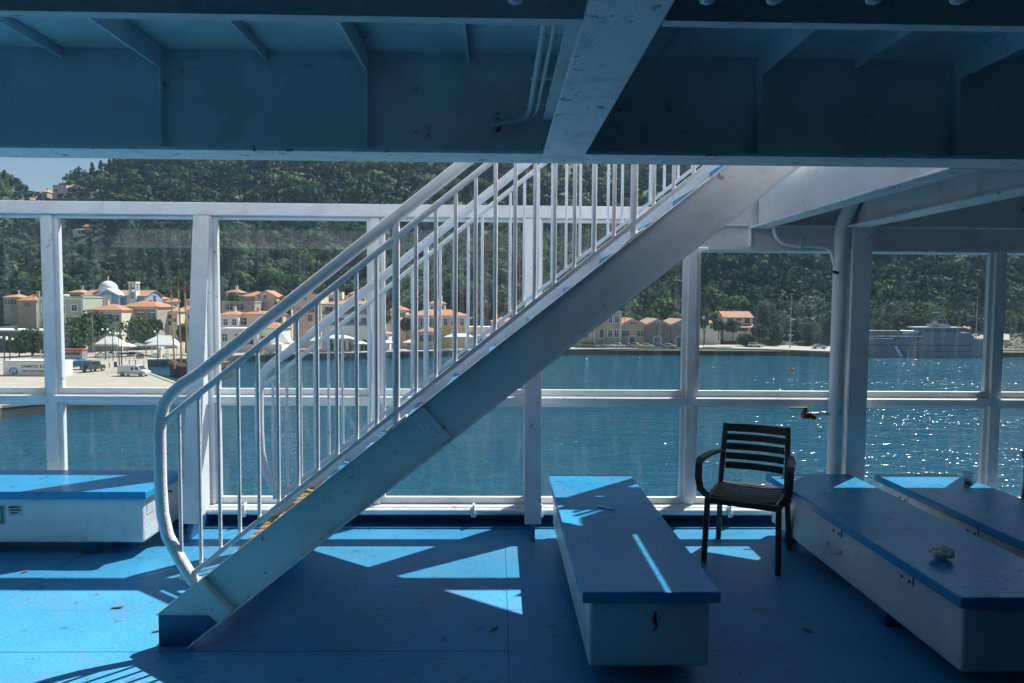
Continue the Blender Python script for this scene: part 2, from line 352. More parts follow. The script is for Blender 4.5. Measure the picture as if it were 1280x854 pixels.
MB().box(2.15, 2.272, 5.112, 5.128, 0.895, 0.905).box(2.268, 2.284, 5.11, 5.13, 0.875, 0.905).build('valve_handle', 'steel', v_, 0.002)
MB().tube([(2.30, 5.12, 0.848), (2.345, 5.10, 0.825)], [0.026, 0.018], 10).build('valve_outlet', 'steel', v_)
MB().tube([(2.43, 5.075, 1.90), (2.425, 5.04, 1.895), (2.445, 5.03, 1.885)], 0.012, 8).build('pipe_stopper', 'black', pp)

# ---- staircase
SL = 0.80
YN, YF = 3.33, 4.76
XE = 1.85
st = thing('staircase', 'white steel staircase with blue treads climbing to the upper deck', 'staircase', (-1.6, 3.33, 0))
zt_ = lambda x: 1.455+SL*x
zb_ = lambda x: 1.175+SL*x
x_foot = -1.615
def stringer(y, out):
    # web plate incl. foot, flanges on the outer side
    poly = [(x_foot, 0.001), (-1.467, 0.001), (XE, zb_(XE)), (XE, zt_(XE)), (x_foot, zt_(x_foot))]
    o = MB().prism(poly, 'y', y-0.005, y+0.005).build('stringer', 'white', st, 0.001)
    t = 0.006; dep = 0.052
    y0, y1 = (y-0.0055-dep, y-0.0055) if out < 0 else (y+0.0055, y+0.0055+dep)
    xs0 = -1.43
    nx, nz = -SL/math.hypot(1, SL), 1/math.hypot(1, SL)
    for zf, nm in ((zt_, 'top_flange'), (zb_, 'bottom_flange')):
        sgn = 1 if nm == 'top_flange' else -1
        a0 = x_foot if nm == 'top_flange' else -1.46
        p = [(a0, zf(a0)), (XE, zf(XE)), (XE, zf(XE)-sgn*t*1.3), (a0, zf(a0)-sgn*t*1.3)]
        yy0, yy1 = (y0, y1) if sgn > 0 else (y0, y1)
        if nm == 'top_flange': yy0, yy1 = (y0+0.03, y1) if out < 0 else (y0, y1-0.03)
        MB().prism(p, 'y', yy0, yy1).build(nm, 'white', o, 0.001)
    # diagonal end plate near the foot and at the middle joint
    for xc, th in ((-1.43, 0.055), (-0.41, 0.075)):
        p0 = Vector((xc, 0, zt_(xc)-0.009)); d = Vector((-nx*-1, 0, 0))
        q = Vector((xc+0.135, 0, zb_(xc+0.135)+0.012))
        al = Vector((1, 0, SL)).normalized()*th
        if xc < -1: poly = [(p0.x, p0.z), (p0.x+al.x, p0.z+al.z), (q.x+al.x, q.z+al.z), (q.x, q.z)]
        else: poly = [(p0.x, p0.z), (p0.x+al.x, p0.z+al.z), (q.x+al.x, q.z+al.z), (q.x, q.z)]
        pd = 0.050 if xc < -1 else 0.014
        yy = (y-0.0055-pd, y-0.0058) if out < 0 else (y+0.0058, y+0.0055+pd)
        MB().prism(poly, 'y', *yy).build('end_plate' if xc < -1 else 'joint_plate', 'white', o, 0.004)
    return o
s1 = stringer(YN, -1); stringer(YF, 1)
MB().prism([(x_foot+0.002, 0.002), (-1.468, 0.002), (-1.33, 0.105), (-1.375, 0.150), (x_foot+0.002, 0.150)], 'y', YN-0.0085, YN-0.0053).build('foot_plate', 'blue_trim', s1)
RISE, RUN = 0.1956, 0.24
for k in range(1, 15):
    zc = RISE*k; xc = (zc-1.395)/SL
    if xc+RUN > XE-0.02: break
    nm = 'blue_lid'
    t = MB().box(xc-0.02, xc+RUN-0.045, YN+0.0056, YF-0.0056, zc-0.012, zc).box(xc-0.02, xc-0.012, YN+0.0056, YF-0.0056, zc-0.045, zc-0.0122).build('tread', nm, st, 0.002)
    if k in (1, 2):
        MB().box(xc-0.022, xc+0.055, YN+0.03, YF-0.03, zc+0.0005, zc+0.004).build('nosing', 'yellow', t)
    if k == 1:
        MB().box(xc-0.0245, xc-0.0205, YN+0.03, YF-0.03, zc-0.05, zc+0.002).build('nosing_front', 'yellow', t)
    for q in (0.10, 0.14, 0.18):
        MB().box(xc+q, xc+q+0.018, YN+0.03, YF-0.03, zc+0.0005, zc+0.003).build('grip_strip', 'blue_deck', t)
box('top_tread', 'blue_lid', st, xc-0.03, XE-0.013, YN+0.0056, YF-0.0056, zc-0.012, zc)
MB().box(XE-0.012, XE-0.0005, YN+0.006, YF-0.006, 2.55, zt_(XE)-0.02).build('top_plate', 'white', st)
hr = lambda x: 2.44+SL*x
mr_ = lambda x: 2.345+SL*x
br_ = lambda x: 1.525+SL*x
XN = -1.60
def railing(y):
    xt = 1.78
    # handrail: newel bent from the foot up into the rail
    pts = [(-1.43, y, zt_(-1.43)-0.01), (-1.455, y, 0.31), (-1.52, y, 0.42), (-1.575, y, 0.53), (-1.597, y, 0.64), (-1.603, y, 0.78), (-1.603, y, 1.02), (-1.598, y, 1.10), (-1.578, y, 1.165), (-1.54, y, 1.215), (-1.49, y, hr(-1.49)+0.012), (-1.42, y, hr(-1.42)), (xt, y, hr(xt))]
    MB().tube(pts, 0.0285, 14).build('handrail', 'white', st)
    MB().tube([(-1.583, y, mr_(-1.583)), (xt, y, mr_(xt))], 0.0155, 8).build('upper_bar', 'white', st)
    MB().bar((-1.49, y, br_(-1.49)-0.012), (xt, y, br_(xt)), 0.03, 0.022).build('lower_bar', 'white', st, 0.002)
    sp = 0.0935
    for k in range(-11, 25):
        x = -0.482+sp*k
        if x > xt-0.03: break
        if k in (0, 12, 24):
            pst = MB().tube([(x, y, zt_(x)+0.001), (x, y, hr(x))], 0.0175, 10).build('rail_post', 'white', st); MB().bar((x-0.05, y, zt_(x-0.05)+0.006), (x+0.05, y, zt_(x+0.05)+0.006), 0.05, 0.008).build('post_foot', 'white', pst, 0.002)
        else:
            MB().tube([(x, y, br_(x)), (x, y, mr_(x))], 0.0095, 8).build('baluster', 'white', st)
railing(YN+0.018); railing(YF-0.018)

# ---- benches (locker boxes with blue lids)
def bench(name, label, x0, x1, y0, y1, feet, zt=0.43, zb=0.085):
    b = thing(name, label, 'bench', ((x0+x1)/2, (y0+y1)/2, 0), group='blue topped locker benches')
    ov = 0.035
    bx = MB().box(x0+ov, x1-ov, y0+ov, y1-ov, zb, zt-0.0505).build('locker_box', 'galley', b, 0.015)
    MB().box(x0, x1, y0, y1, zt-0.05, zt).build('lid', 'blue_lid', b, 0.006)
    for fx, fy in feet:
        MB().box(fx-0.045, fx+0.045, fy-0.045, fy+0.045, 0.001, zb-0.0005).build('foot', 'blue_trim', b, 0.004)
    return b, bx
B2 = bench('locker_bench', 'blue topped white locker bench in the middle, standing end-on beside the chair', 0.366, 0.958, 2.92, 4.97, [(0.50, 3.35), (0.82, 3.35), (0.50, 4.6), (0.82, 4.6)])
B3 = bench('locker_bench', 'long blue topped white locker bench right of the chair with crumpled paper on it', 1.955, 2.568, 2.86, 5.03, [(2.05, 3.55), (2.45, 3.55), (2.05, 4.82), (2.45, 4.82)])
B4 = bench('locker_bench', 'blue topped locker bench at the right edge carrying a plastic cup', 2.752, 3.36, 2.75, 5.03, [(2.86, 3.5), (3.25, 3.5), (2.86, 4.7), (3.25, 4.7)])
B1 = bench('locker_bench', 'blue topped white locker bench on the far left with a green safety sign', -4.55, -2.252, 4.50, 5.09, [(-2.66, 4.62), (-4.1, 4.62), (-2.66, 4.97), (-4.1, 4.97)])
for bb, xx, y0_, y1_ in ((B2[0], 0.366, 3.3, 4.6), (B3[0], 1.955, 3.3, 4.7), (B4[0], 2.752, 3.3, 4.7)):
    for y in (y0_, (y0_+y1_)/2, y1_):
        h_ = MB().box(xx+0.026, xx+0.0335, y-0.05, y+0.05, 0.315, 0.372).build('hinge', 'galley', bb, 0.002)
        for dy in (-0.032, 0.032): MB().tube([(xx+0.020, y+dy, 0.335), (xx+0.0262, y+dy, 0.335)], 0.007, 8).build('bolt', 'rust', h_)
MB().tube([(1.985, 3.95, 0.24), (1.968, 3.96, 0.22), (1.966, 4.03, 0.205), (1.968, 4.10, 0.22), (1.985, 4.11, 0.24)], 0.008, 8).build('rope_handle', 'label', B3[0])
# middle bench: latch stain, vent grille
MB().box(0.655, 0.70, 2.945, 2.9545, 0.32, 0.372).build('latch', 'white', B2[0], 0.003)
MB().tube([(0.683, 2.943, 0.335), (0.680, 2.940, 0.30), (0.688, 2.940, 0.27), (0.676, 2.941, 0.25)], [0.006, 0.009, 0.007, 0.003], 8).build('rusty_hasp', 'rust', B2[0])
for k in range(5): MB().box(0.79, 0.90, 2.952, 2.9546, 0.25+k*0.018, 0.258+k*0.018).build('vent_slat', 'galley', B2[0])
for k in range(6): MB().box(-2.2865, -2.283, 4.58, 4.68, 0.26+k*0.016, 0.268+k*0.016).build('vent_slat', 'galley', B1[0])
MB().tube([(-2.285, 4.86, 0.345), (-2.27, 4.85, 0.34), (-2.262, 4.88, 0.33)], 0.008, 6).build('rusty_hasp', 'rust', B1[0])
g = MB().box(-3.35, -3.162, 4.5305, 4.5345, 0.205, 0.335).build('safety_sign', 'label', B1[0])
MB().box(-3.34, -3.172, 4.5285, 4.5303, 0.213, 0.327).build('sign_field', 'green', g)
MB().box(-3.30, -3.195, 4.527, 4.5284, 0.235, 0.305).build('sign_symbol', 'white', g)
MB().box(-3.285, -3.21, 4.5258, 4.5269, 0.25, 0.29).build('sign_symbol', 'green', g)
g = MB().box(-3.145, -3.055, 4.5315, 4.5345, 0.265, 0.332).build('notice_label', 'label', B1[0])
for k, (a, b) in enumerate(((-3.14, -3.07), (-3.135, -3.065), (-3.13, -3.085))):
    MB().box(a, b, 4.530, 4.5313, 0.315-k*0.018, 0.324-k*0.018).build('label_line', 'black', g)

# ---- armchairs
def armchair(label, loc, rz, group):
    c = thing('armchair', label, 'chair', loc, rz, group)
    # local: +Y is the back of the chair, -Y the front
    def L(pts, r): return MB().tube(pts, r, 8)
    for s in (-1, 1):
        MB().bar((s*0.225, -0.25, 0.001), (s*0.215, -0.225, 0.42), 0.034, 0.034, (0, 1, 0)).build('front_leg', 'chair', c, 0.006, local=True)
        MB().bar((s*0.235, 0.275, 0.001), (s*0.215, 0.20, 0.43), 0.034, 0.036, (0, 1, 0)).build('rear_leg', 'chair', c, 0.006, local=True)
        MB().bar((s*0.215, 0.20, 0.4305), (s*0.205, 0.285, 0.83), 0.034, 0.03, (0, 1, 0)).build('back_post', 'chair', c, 0.006, local=True)
        arm = MB()
        pts = [Vector(p) for p in ((s*0.225, -0.20, 0.425), (s*0.262, -0.23, 0.47), (s*0.275, -0.235, 0.55), (s*0.275, -0.222, 0.63), (s*0.272, -0.19, 0.655), (s*0.265, -0.05, 0.655), (s*0.24, 0.12, 0.65), (s*0.222, 0.232, 0.64))]
        vs = []; fs = []
        for i, p in enumerate(pts):
            t = (pts[min(i+1, 7)]-pts[max(i-1, 0)]).normalized(); u = Vector((1, 0, 0)); u = (u-t*u.dot(t)).normalized(); v = t.cross(u)
            wd = 0.022 if i < 4 else 0.026
            for a, b in ((-1,-1),(1,-1),(1,1),(-1,1)): vs.append(p+u*a*wd+v*b*0.010)
        for i in range(7):
            for k in range(4): fs.append((i*4+k, i*4+(k+1) % 4, i*4+4+(k+1) % 4, i*4+4+k))
        fs += [(3,2,1,0), (28,29,30,31)]
        arm.add(vs, fs).build('armrest', 'chair', c, 0.004, local=True)
    zs = [0.80, 0.735, 0.672, 0.608, 0.545]
    for k, z in enumerate(zs):
        y = 0.20+(z-0.43)*0.2125; h = 0.028 if k else 0.034
        vs = []; fs = []
        for i in range(9):
            x = -0.19+0.38*i/8; yy = y+0.028*(1-(x/0.19)**2)
            for dy, dz in ((-0.009, -h), (0.009, -h), (0.009, h), (-0.009, h)): vs.append((x, yy+dy-0.004, z+dz*0.82))
        for i in range(8):
            for q in range(4): fs.append((i*4+q, i*4+(q+1) % 4, i*4+4+(q+1) % 4, i*4+4+q))
        fs += [(3,2,1,0), (32,33,34,35)]
        m_ = MB().add(vs, fs); m_.smooth = True; m_.build('back_slat', 'chair', c, 0.003, local=True)
    # seat frame + slats (slats run side to side, dished)
    fr = MB().box(-0.232, 0.232, -0.245, -0.205, 0.385, 0.425).box(-0.235, -0.20, -0.2045, 0.20, 0.39, 0.426).box(0.20, 0.235, -0.2045, 0.20, 0.39, 0.426).box(-0.22, 0.22, 0.2005, 0.235, 0.39, 0.43)
    fr.build('seat_frame', 'chair', c, 0.008, local=True)
    for k in range(8):
        y = -0.185+k*0.052
        vs = []; fs = []
        for i in range(9):
            x = -0.199+0.398*i/8; z = 0.428-0.014*(1-(x/0.2)**2)+0.006*(k-3.5)**2/12
            for dy, dz in ((-0.0215, -0.012), (0.0215, -0.012), (0.0215, 0.002), (-0.0215, 0.002)): vs.append((x, y+dy, z+dz))
        for i in range(8):
            for q in range(4): fs.append((i*4+q, i*4+(q+1) % 4, i*4+4+(q+1) % 4, i*4+4+q))
        fs += [(3,2,1,0), (32,33,34,35)]
        m_ = MB().add(vs, fs); m_.smooth = True; m_.build('seat_slat', 'chair', c, 0.003, local=True)
    return c
armchair('dark brown slatted armchair standing alone between the benches', (1.650, 4.53, 0), R(-28.5), 'slatted armchairs')
armchair('dark slatted armchair cut off by the right edge of the picture', (3.79, 4.50, 0), R(-27), 'slatted armchairs')

# ---- small things on the benches and deck
cp = onZ(1210, 605, 0.43)
cu = thing('plastic_cup', 'clear plastic cup with brown dregs on the right bench', 'cup', (cp[0], cp[1], 0.431))
MB().lathe([(0.024, 0.0), (0.034, 0.085), (0.0325, 0.085), (0.0228, 0.002)], (cp[0], cp[1], 0.431), 20).build('cup_wall', 'cup', cu)
MB().lathe([(0.0220, 0.0025), (0.0245, 0.026)], (cp[0], cp[1], 0.431), 20).build('dregs', 'coffee', cu)
cp = onZ(1177, 699, 0.43)
bm = bmesh.new(); bmesh.ops.create_icosphere(bm, subdivisions=4, radius=0.05)
for v in bm.verts:
    n = v.co.normalized(); k = 1+0.16*math.sin(n.x*9+n.y*7)+0.12*math.sin(n.y*17-n.z*11)+0.10*abs(math.sin(n.z*23+n.x*13))+random.uniform(-0.03, 0.03)
    v.co = Vector((v.co.x*k*0.95, v.co.y*k*0.8, v.co.z*k*0.50))
zmin = min(v.co.z for v in bm.verts)
me = bpy.data.meshes.new('crumpled_napkin'); bm.to_mesh(me); bm.free(); me.materials.append(MT['paper'])
o = bpy.data.objects.new('crumpled_napkin', me); COL.objects.link(o); o.location = (cp[0], cp[1], 0.431-zmin)
tag(o, 'crumpled pale paper napkin lying on the long right bench', 'napkin')
cp = onZ(757, 636, 0.43)
o = MB().tube([(cp[0]-0.045, cp[1]+0.03, 0.4385), (cp[0]+0.045, cp[1]-0.035, 0.4385)], 0.0075, 8).build('paper_straw', 'paper'); tag(o, 'small white paper stick on the middle bench', 'litter')
def leaf(px, py, z, label, s=0.03, a=0.5):
    p = onZ(px, py, z)
    vs = []
    for i in range(6):
        t = 2*math.pi*i/6; vs.append((p[0]+s*math.cos(t)*math.cos(a)-0.35*s*math.sin(t)*math.sin(a), p[1]+s*math.cos(t)*math.sin(a)+0.35*s*math.sin(t)*math.cos(a), z+0.003+0.006*abs(math.cos(t))))
    o = MB().add(vs+[(v[0], v[1], v[2]+0.002) for v in vs], [(5,4,3,2,1,0), (6,7,8,9,10,11)]+[(i, (i+1) % 6, 6+(i+1) % 6, 6+i) for i in range(6)]).build('dry_leaf', 'leaf')
    tag(o, label, 'leaf', 'litter on the deck')
leaf(147, 760, 0, 'dark dry leaf on the sunlit deck left of the stair foot', 0.035, 0.2)
leaf(196, 790, 0, 'small brown leaf close beside the stair foot', 0.025, 0.5)
leaf(31, 716, 0, 'pale leaf in front of the left bench', 0.022, 1.0)
leaf(1010, 789, 0, 'brown scrap on the shaded deck between chair and right bench', 0.03, -0.6)
leaf(618, 787, 0, 'dark blot of litter in the middle of the shaded deck', 0.03, 0.9)

# ================================================================== THE HARBOUR
SEA, QZ = -12.35, -10.85
def gy(px, py): return onZ(px, py, QZ)
def hexmat(name, c, rough=0.8, var=0.08, scale=0.5, **k): return mat(name, c, rough, var, scale, **k)
MT.update(
    stone=hexmat('pale_quay_paving', (0.42, 0.37, 0.31), 0.9, 0.10, 0.25, dirt=(0.36, 0.33, 0.29), dirt_amt=0.5, dscale=0.12),
    quaywall=hexmat('dark_wet_quay_wall', (0.10, 0.10, 0.09), 0.7, 0.3, 0.6),
    asphalt=hexmat('worn_asphalt', (0.10, 0.10, 0.10), 0.9, 0.1, 0.4),
    soil=hexmat('hillside_undergrowth', (0.055, 0.072, 0.034), 0.95, 0.35, 0.15, dirt=(0.15, 0.12, 0.06), dirt_amt=0.5, dscale=0.03),
    tile=hexmat('orange_roof_tiles', (0.50, 0.225, 0.125), 0.85, 0.2, 1.2, dirt=(0.36, 0.20, 0.13), dirt_amt=0.6, dscale=0.7),
    tile2=hexmat('faded_roof_tiles', (0.44, 0.26, 0.18), 0.85, 0.18, 1.2, dirt=(0.30, 0.22, 0.17), dirt_amt=0.6, dscale=0.7),
    cream=hexmat('cream_render', (0.74, 0.64, 0.50), 0.85, 0.06, 0.8, dirt=(0.40, 0.34, 0.28), dirt_amt=0.4, dscale=0.5),
    whitew=hexmat('white_render', (0.82, 0.79, 0.74), 0.85, 0.05, 0.8, dirt=(0.45, 0.42, 0.38), dirt_amt=0.35, dscale=0.5),
    pinkw=hexmat('pale_pink_render', (0.76, 0.60, 0.49), 0.85, 0.06, 0.8, dirt=(0.42, 0.34, 0.29), dirt_amt=0.4, dscale=0.5),
    yelloww=hexmat('ochre_render', (0.70, 0.50, 0.24), 0.85, 0.07, 0.8, dirt=(0.38, 0.29, 0.17), dirt_amt=0.5, dscale=0.5),
    tanw=hexmat('tan_render', (0.60, 0.45, 0.28), 0.85, 0.08, 0.8, dirt=(0.32, 0.25, 0.17), dirt_amt=0.6, dscale=0.5),
    brownw=hexmat('brown_stone_wall', (0.40, 0.29, 0.23), 0.9, 0.18, 1.5, dirt=(0.20, 0.15, 0.12), dirt_amt=0.6, dscale=0.9),
    greystone=hexmat('grey_stone_wall', (0.42, 0.36, 0.30), 0.9, 0.18, 1.5, dirt=(0.20, 0.18, 0.16), dirt_amt=0.6, dscale=0.9),
    darkstone=hexmat('dark_ruined_stone', (0.13, 0.12, 0.11), 0.9, 0.3, 1.2),
    sage=hexmat('grey_green_render', (0.46, 0.49, 0.41), 0.85, 0.06, 0.8, dirt=(0.27, 0.28, 0.22), dirt_amt=0.5, dscale=0.4),
    skyblue=hexmat('sky_blue_render', (0.22, 0.42, 0.68), 0.8, 0.06, 0.8),
    trimw=hexmat('white_trim', (0.82, 0.80, 0.77), 0.8, 0.04, 1.0),
    dome=hexmat('white_dome', (0.78, 0.79, 0.80), 0.5, 0.04, 1.0),
    pane=hexmat('dark_window', (0.035, 0.04, 0.045), 0.25, 0.2, 2.0),
    shutter=hexmat('blue_shutter', (0.06, 0.11, 0.20), 0.6, 0.15, 2.0),
    shutgreen=hexmat('green_shutter', (0.05, 0.12, 0.09), 0.6, 0.15, 2.0),
    canvas=hexmat('white_canvas', (0.78, 0.77, 0.74), 0.8, 0.03, 2.0),
    redc=hexmat('red_canvas', (0.50, 0.05, 0.03), 0.8), bluec=hexmat('blue_canvas', (0.03, 0.20, 0.42), 0.8), greyc=hexmat('grey_canvas', (0.22, 0.24, 0.27), 0.8),
    pole=hexmat('galvanised_pole', (0.42, 0.43, 0.44), 0.5), darkpole=hexmat('dark_iron_post', (0.04, 0.045, 0.05), 0.5),
    globe=hexmat('white_globe', (0.8, 0.8, 0.78), 0.3),
    bark=hexmat('bark', (0.09, 0.07, 0.05), 0.9, 0.3, 3.0),
    wood=hexmat('varnished_mast', (0.72, 0.44, 0.17), 0.4, 0.1, 2.0), hullw=hexmat('dark_wood_hull', (0.06, 0.04, 0.03), 0.4, 0.2, 2.0), deckw=hexmat('pale_deck_wood', (0.42, 0.32, 0.21), 0.6, 0.15, 2.0),
    redp=hexmat('red_paint', (0.40, 0.06, 0.03), 0.5),
    shipgrey=hexmat('grey_ship_paint', (0.21, 0.26, 0.31), 0.5, 0.06, 0.4), shipblue=hexmat('blue_ship_stripe', (0.02, 0.09, 0.33), 0.5), shipwhite=hexmat('white_ship_stripe', (0.75, 0.77, 0.8), 0.5),
    rubber=hexmat('tyre_rubber', (0.02, 0.02, 0.02), 0.8), orange=hexmat('orange_buoy', (0.6, 0.12, 0.02), 0.5),
    truckw=hexmat('white_trailer_panel', (0.8, 0.8, 0.79), 0.5, 0.04, 0.6), ink=hexmat('dark_blue_lettering', (0.04, 0.05, 0.12), 0.6), logo=hexmat('blue_emblem', (0.04, 0.24, 0.55), 0.5),
    rock=hexmat('pale_rubble', (0.45, 0.40, 0.34), 0.9, 0.2, 0.8), chairw=hexmat('white_plastic', (0.75, 0.74, 0.72), 0.5),
)
def leafmat(name, attr=True):
    m = mat(name, (0.06, 0.09, 0.03), 0.75, 0.25, 0.9, attr='tint', spec=0.2)
    n, l = m.node_tree.nodes, m.node_tree.links
    b = n['Principled BSDF']; out = [x for x in n if x.type == 'OUTPUT_MATERIAL'][0]
    tl = n.new('ShaderNodeBsdfTranslucent'); mx = n.new('ShaderNodeMixShader'); mx.inputs[0].default_value = 0.35
    src = b.inputs['Base Color'].links[0].from_socket
    l.new(src, tl.inputs[0]); l.new(b.outputs[0], mx.inputs[1]); l.new(tl.outputs[0], mx.inputs[2]); l.new(mx.outputs[0], out.inputs[0])
    return m
MT['foliage'] = leafmat('foliage')

# ---- sea
def water_mat():
    m = bpy.data.materials.new('teal_harbour_water'); m.use_nodes = True
    n, l = m.node_tree.nodes, m.node_tree.links; b = n['Principled BSDF']
    b.inputs['Roughness'].default_value = 0.13; b.inputs['IOR'].default_value = 1.33
    geo = n.new('ShaderNodeNewGeometry')
    def noise(sx, sy, sc, det, ro=0.55):
        mp = n.new('ShaderNodeMapping'); mp.inputs['Scale'].default_value = (sx, sy, 1); l.new(geo.outputs['Position'], mp.inputs[0])
        t = n.new('ShaderNodeTexNoise'); t.inputs['Scale'].default_value = sc; t.inputs['Detail'].default_value = det; t.inputs['Roughness'].default_value = ro
        l.new(mp.outputs[0], t.inputs[0]); return t
    big = noise(0.6, 1.0, 0.018, 4)
    cr = n.new('ShaderNodeMix'); cr.data_type = 'RGBA'; cr.inputs[6].default_value = (0.002, 0.060, 0.115, 1); cr.inputs[7].default_value = (0.003, 0.085, 0.140, 1)
    l.new(big.outputs[0], cr.inputs[0]); l.new(cr.outputs[2], b.inputs['Base Color'])
    a = noise(0.7, 1.0, 0.46, 2.0); c = noise(0.75, 1.0, 2.0, 1.0, 0.5)
    ma = n.new('ShaderNodeMath'); ma.operation = 'MULTIPLY_ADD'; ma.inputs[1].default_value = 0.42
    l.new(c.outputs[0], ma.inputs[0]); l.new(a.outputs[0], ma.inputs[2])
    bp = n.new('ShaderNodeBump'); bp.inputs['Strength'].default_value = 1.0; bp.inputs['Distance'].default_value = 0.70
    wp = noise(0.5, 1.0, 0.05, 3); wr = n.new('ShaderNodeMapRange'); wr.inputs[1].default_value = 0.35; wr.inputs[2].default_value = 0.65; wr.inputs[3].default_value = 0.55; wr.inputs[4].default_value = 1.0
    l.new(wp.outputs[0], wr.inputs[0]); l.new(wr.outputs[0], bp.inputs['Strength'])
    l.new(ma.outputs[0], bp.inputs['Height']); l.new(bp.outputs[0], b.inputs['Normal'])
    return m
MT['sea'] = water_mat()
sea = MB().add([(-880, -800, SEA), (880, -800, SEA), (880, 700, SEA), (-880, 700, SEA)], [(0, 1, 2, 3)]).build('sea', 'sea'); tag(sea, 'teal rippled harbour water', kind='structure')

# ---- quay (flat paved ground with a wall to the water)
edge_px = [(-260, 560), (0, 508), (233, 484), (183, 466), (182, 450)]
edge = [gy(*p)[:2] for p in edge_px]
def dirY(px, Y): return np.array([onY(px, 430, Y)[0], Y])
SHORE = [(236, 155), (300, 166), (470, 178), (560, 186), (700, 194), (790, 199), (870, 205), (960, 200), (1043, 191), (1075, 204), (1500, 206)]
edge += [dirY(px, Y) for px, Y in SHORE]
top = [(p[0], p[1], QZ) for p in edge]; n_ = len(top)
back = [(190, 240, QZ), (-300, 240, QZ), (-300, top[0][1], QZ)]
mb = MB(); mb.add(top+back, [tuple(range(n_+3))]); quay = mb.build('quay', 'stone'); tag(quay, 'pale paved harbour quay', kind='structure')
wl = MB()
for i in range(n_-1):
    a, b = top[i], top[i+1]; d = Vector((b[0]-a[0], b[1]-a[1], 0)).normalized(); nn = Vector((d.y, -d.x, 0))*0.25
    wl.add([(a[0]+nn.x, a[1]+nn.y, QZ-0.18), (b[0]+nn.x, b[1]+nn.y, QZ-0.18), (b[0]+nn.x, b[1]+nn.y, SEA-1), (a[0]+nn.x, a[1]+nn.y, SEA-1)], [(0, 1, 2, 3)])
wl.build('quay_wall', 'quaywall', quay)
kb = MB()
for i in range(n_-1):
    a, b = top[i], top[i+1]; d = Vector((b[0]-a[0], b[1]-a[1], 0)).normalized(); nn = Vector((d.y, -d.x, 0))
    q = [(a[0]+nn.x*0.3, a[1]+nn.y*0.3), (b[0]+nn.x*0.3, b[1]+nn.y*0.3), (b[0]-nn.x*0.3, b[1]-nn.y*0.3), (a[0]-nn.x*0.3, a[1]-nn.y*0.3)]
    kb.prism(q, 'z', QZ-0.18, QZ+0.12)
kb.build('kerb', 'stone', quay)

# ---- hillside
RIDGE = [(-500, 210), (-200, 205), (0, 209), (40, 220), (62, 230), (80, 227), (100, 219), (140, 204), (200, 186), (300, 165), (640, 140), (900, 145), (1280, 165), (1600, 185)]
Y0L = [(-500, 200), (0, 205), (240, 196), (480, 205), (700, 216), (860, 226), (1040, 218), (1240, 212), (1600, 220)]
def lerp(tab, x):
    xs_ = [a for a, b in tab]; return np.interp(x, xs_, [b for a, b in tab])
def pxdir(X, Y): return 622.5+880*X/Y
def hz(X, Y):
    X = np.asarray(X, float); Y = np.asarray(Y, float)
    px = pxdir(X, Y); YR = 460.0
    zr = 1.65+(380-(px-622)*-0.0072-lerp(RIDGE, px))/880*YR-6.0-np.where(px < 170, np.clip((170-px)/60, 0, 1)*4.0, 0)
    y0 = lerp(Y0L, px); t = np.clip((Y-y0)/(YR-y0), 0, 1.25)
    prof = np.where(t < 1, 0.55*t+0.45*t**1.8, 1-0.5*(t-1))
    z = QZ-0.25+(zr-QZ)*prof
    bumpz = 3.2*np.sin(X*0.045+0.7)*np.sin(Y*0.055+X*0.013)+1.6*np.sin(X*0.11+Y*0.07)
    return z+bumpz*np.clip(t*3, 0, 1)*np.clip((1.0-t)*3, 0.0, 1)
U = np.linspace(-520, 1720, 150); YY = np.concatenate([np.linspace(196, 260, 30), np.linspace(265, 520, 55)])
gv = []; gf = []
for Y in YY:
    X = (U-622.5)/880*Y; Z = hz(X, np.full_like(X, Y))
    gv += list(zip(X, np.full_like(X, Y), Z))
nu = len(U)
for j in range(len(YY)-1):
    for i in range(nu-1): gf.append((j*nu+i, j*nu+i+1, (j+1)*nu+i+1, (j+1)*nu+i))
hill = MB(); hill.add(gv, gf); hill.smooth = True; hill = hill.build('hillside', 'soil'); tag(hill, 'steep wooded hillside behind the harbour town', kind='structure')
far = MB().add([(-890, 480, -12.6), (890, 480, -12.6), (890, 1400, -12.6), (-890, 1400, -12.6)], [(0, 1, 2, 3)]).build('ground', 'soil'); tag(far, 'distant ground beyond the hill', kind='structure')
def hit(px, py):
    d = ray(px, py); d = d/d[1]
    for Y in np.arange(200, 520, 1.0):
        p = CAM+d*Y
        if p[2] < hz(p[0], p[1]): return p
    return CAM+d*450

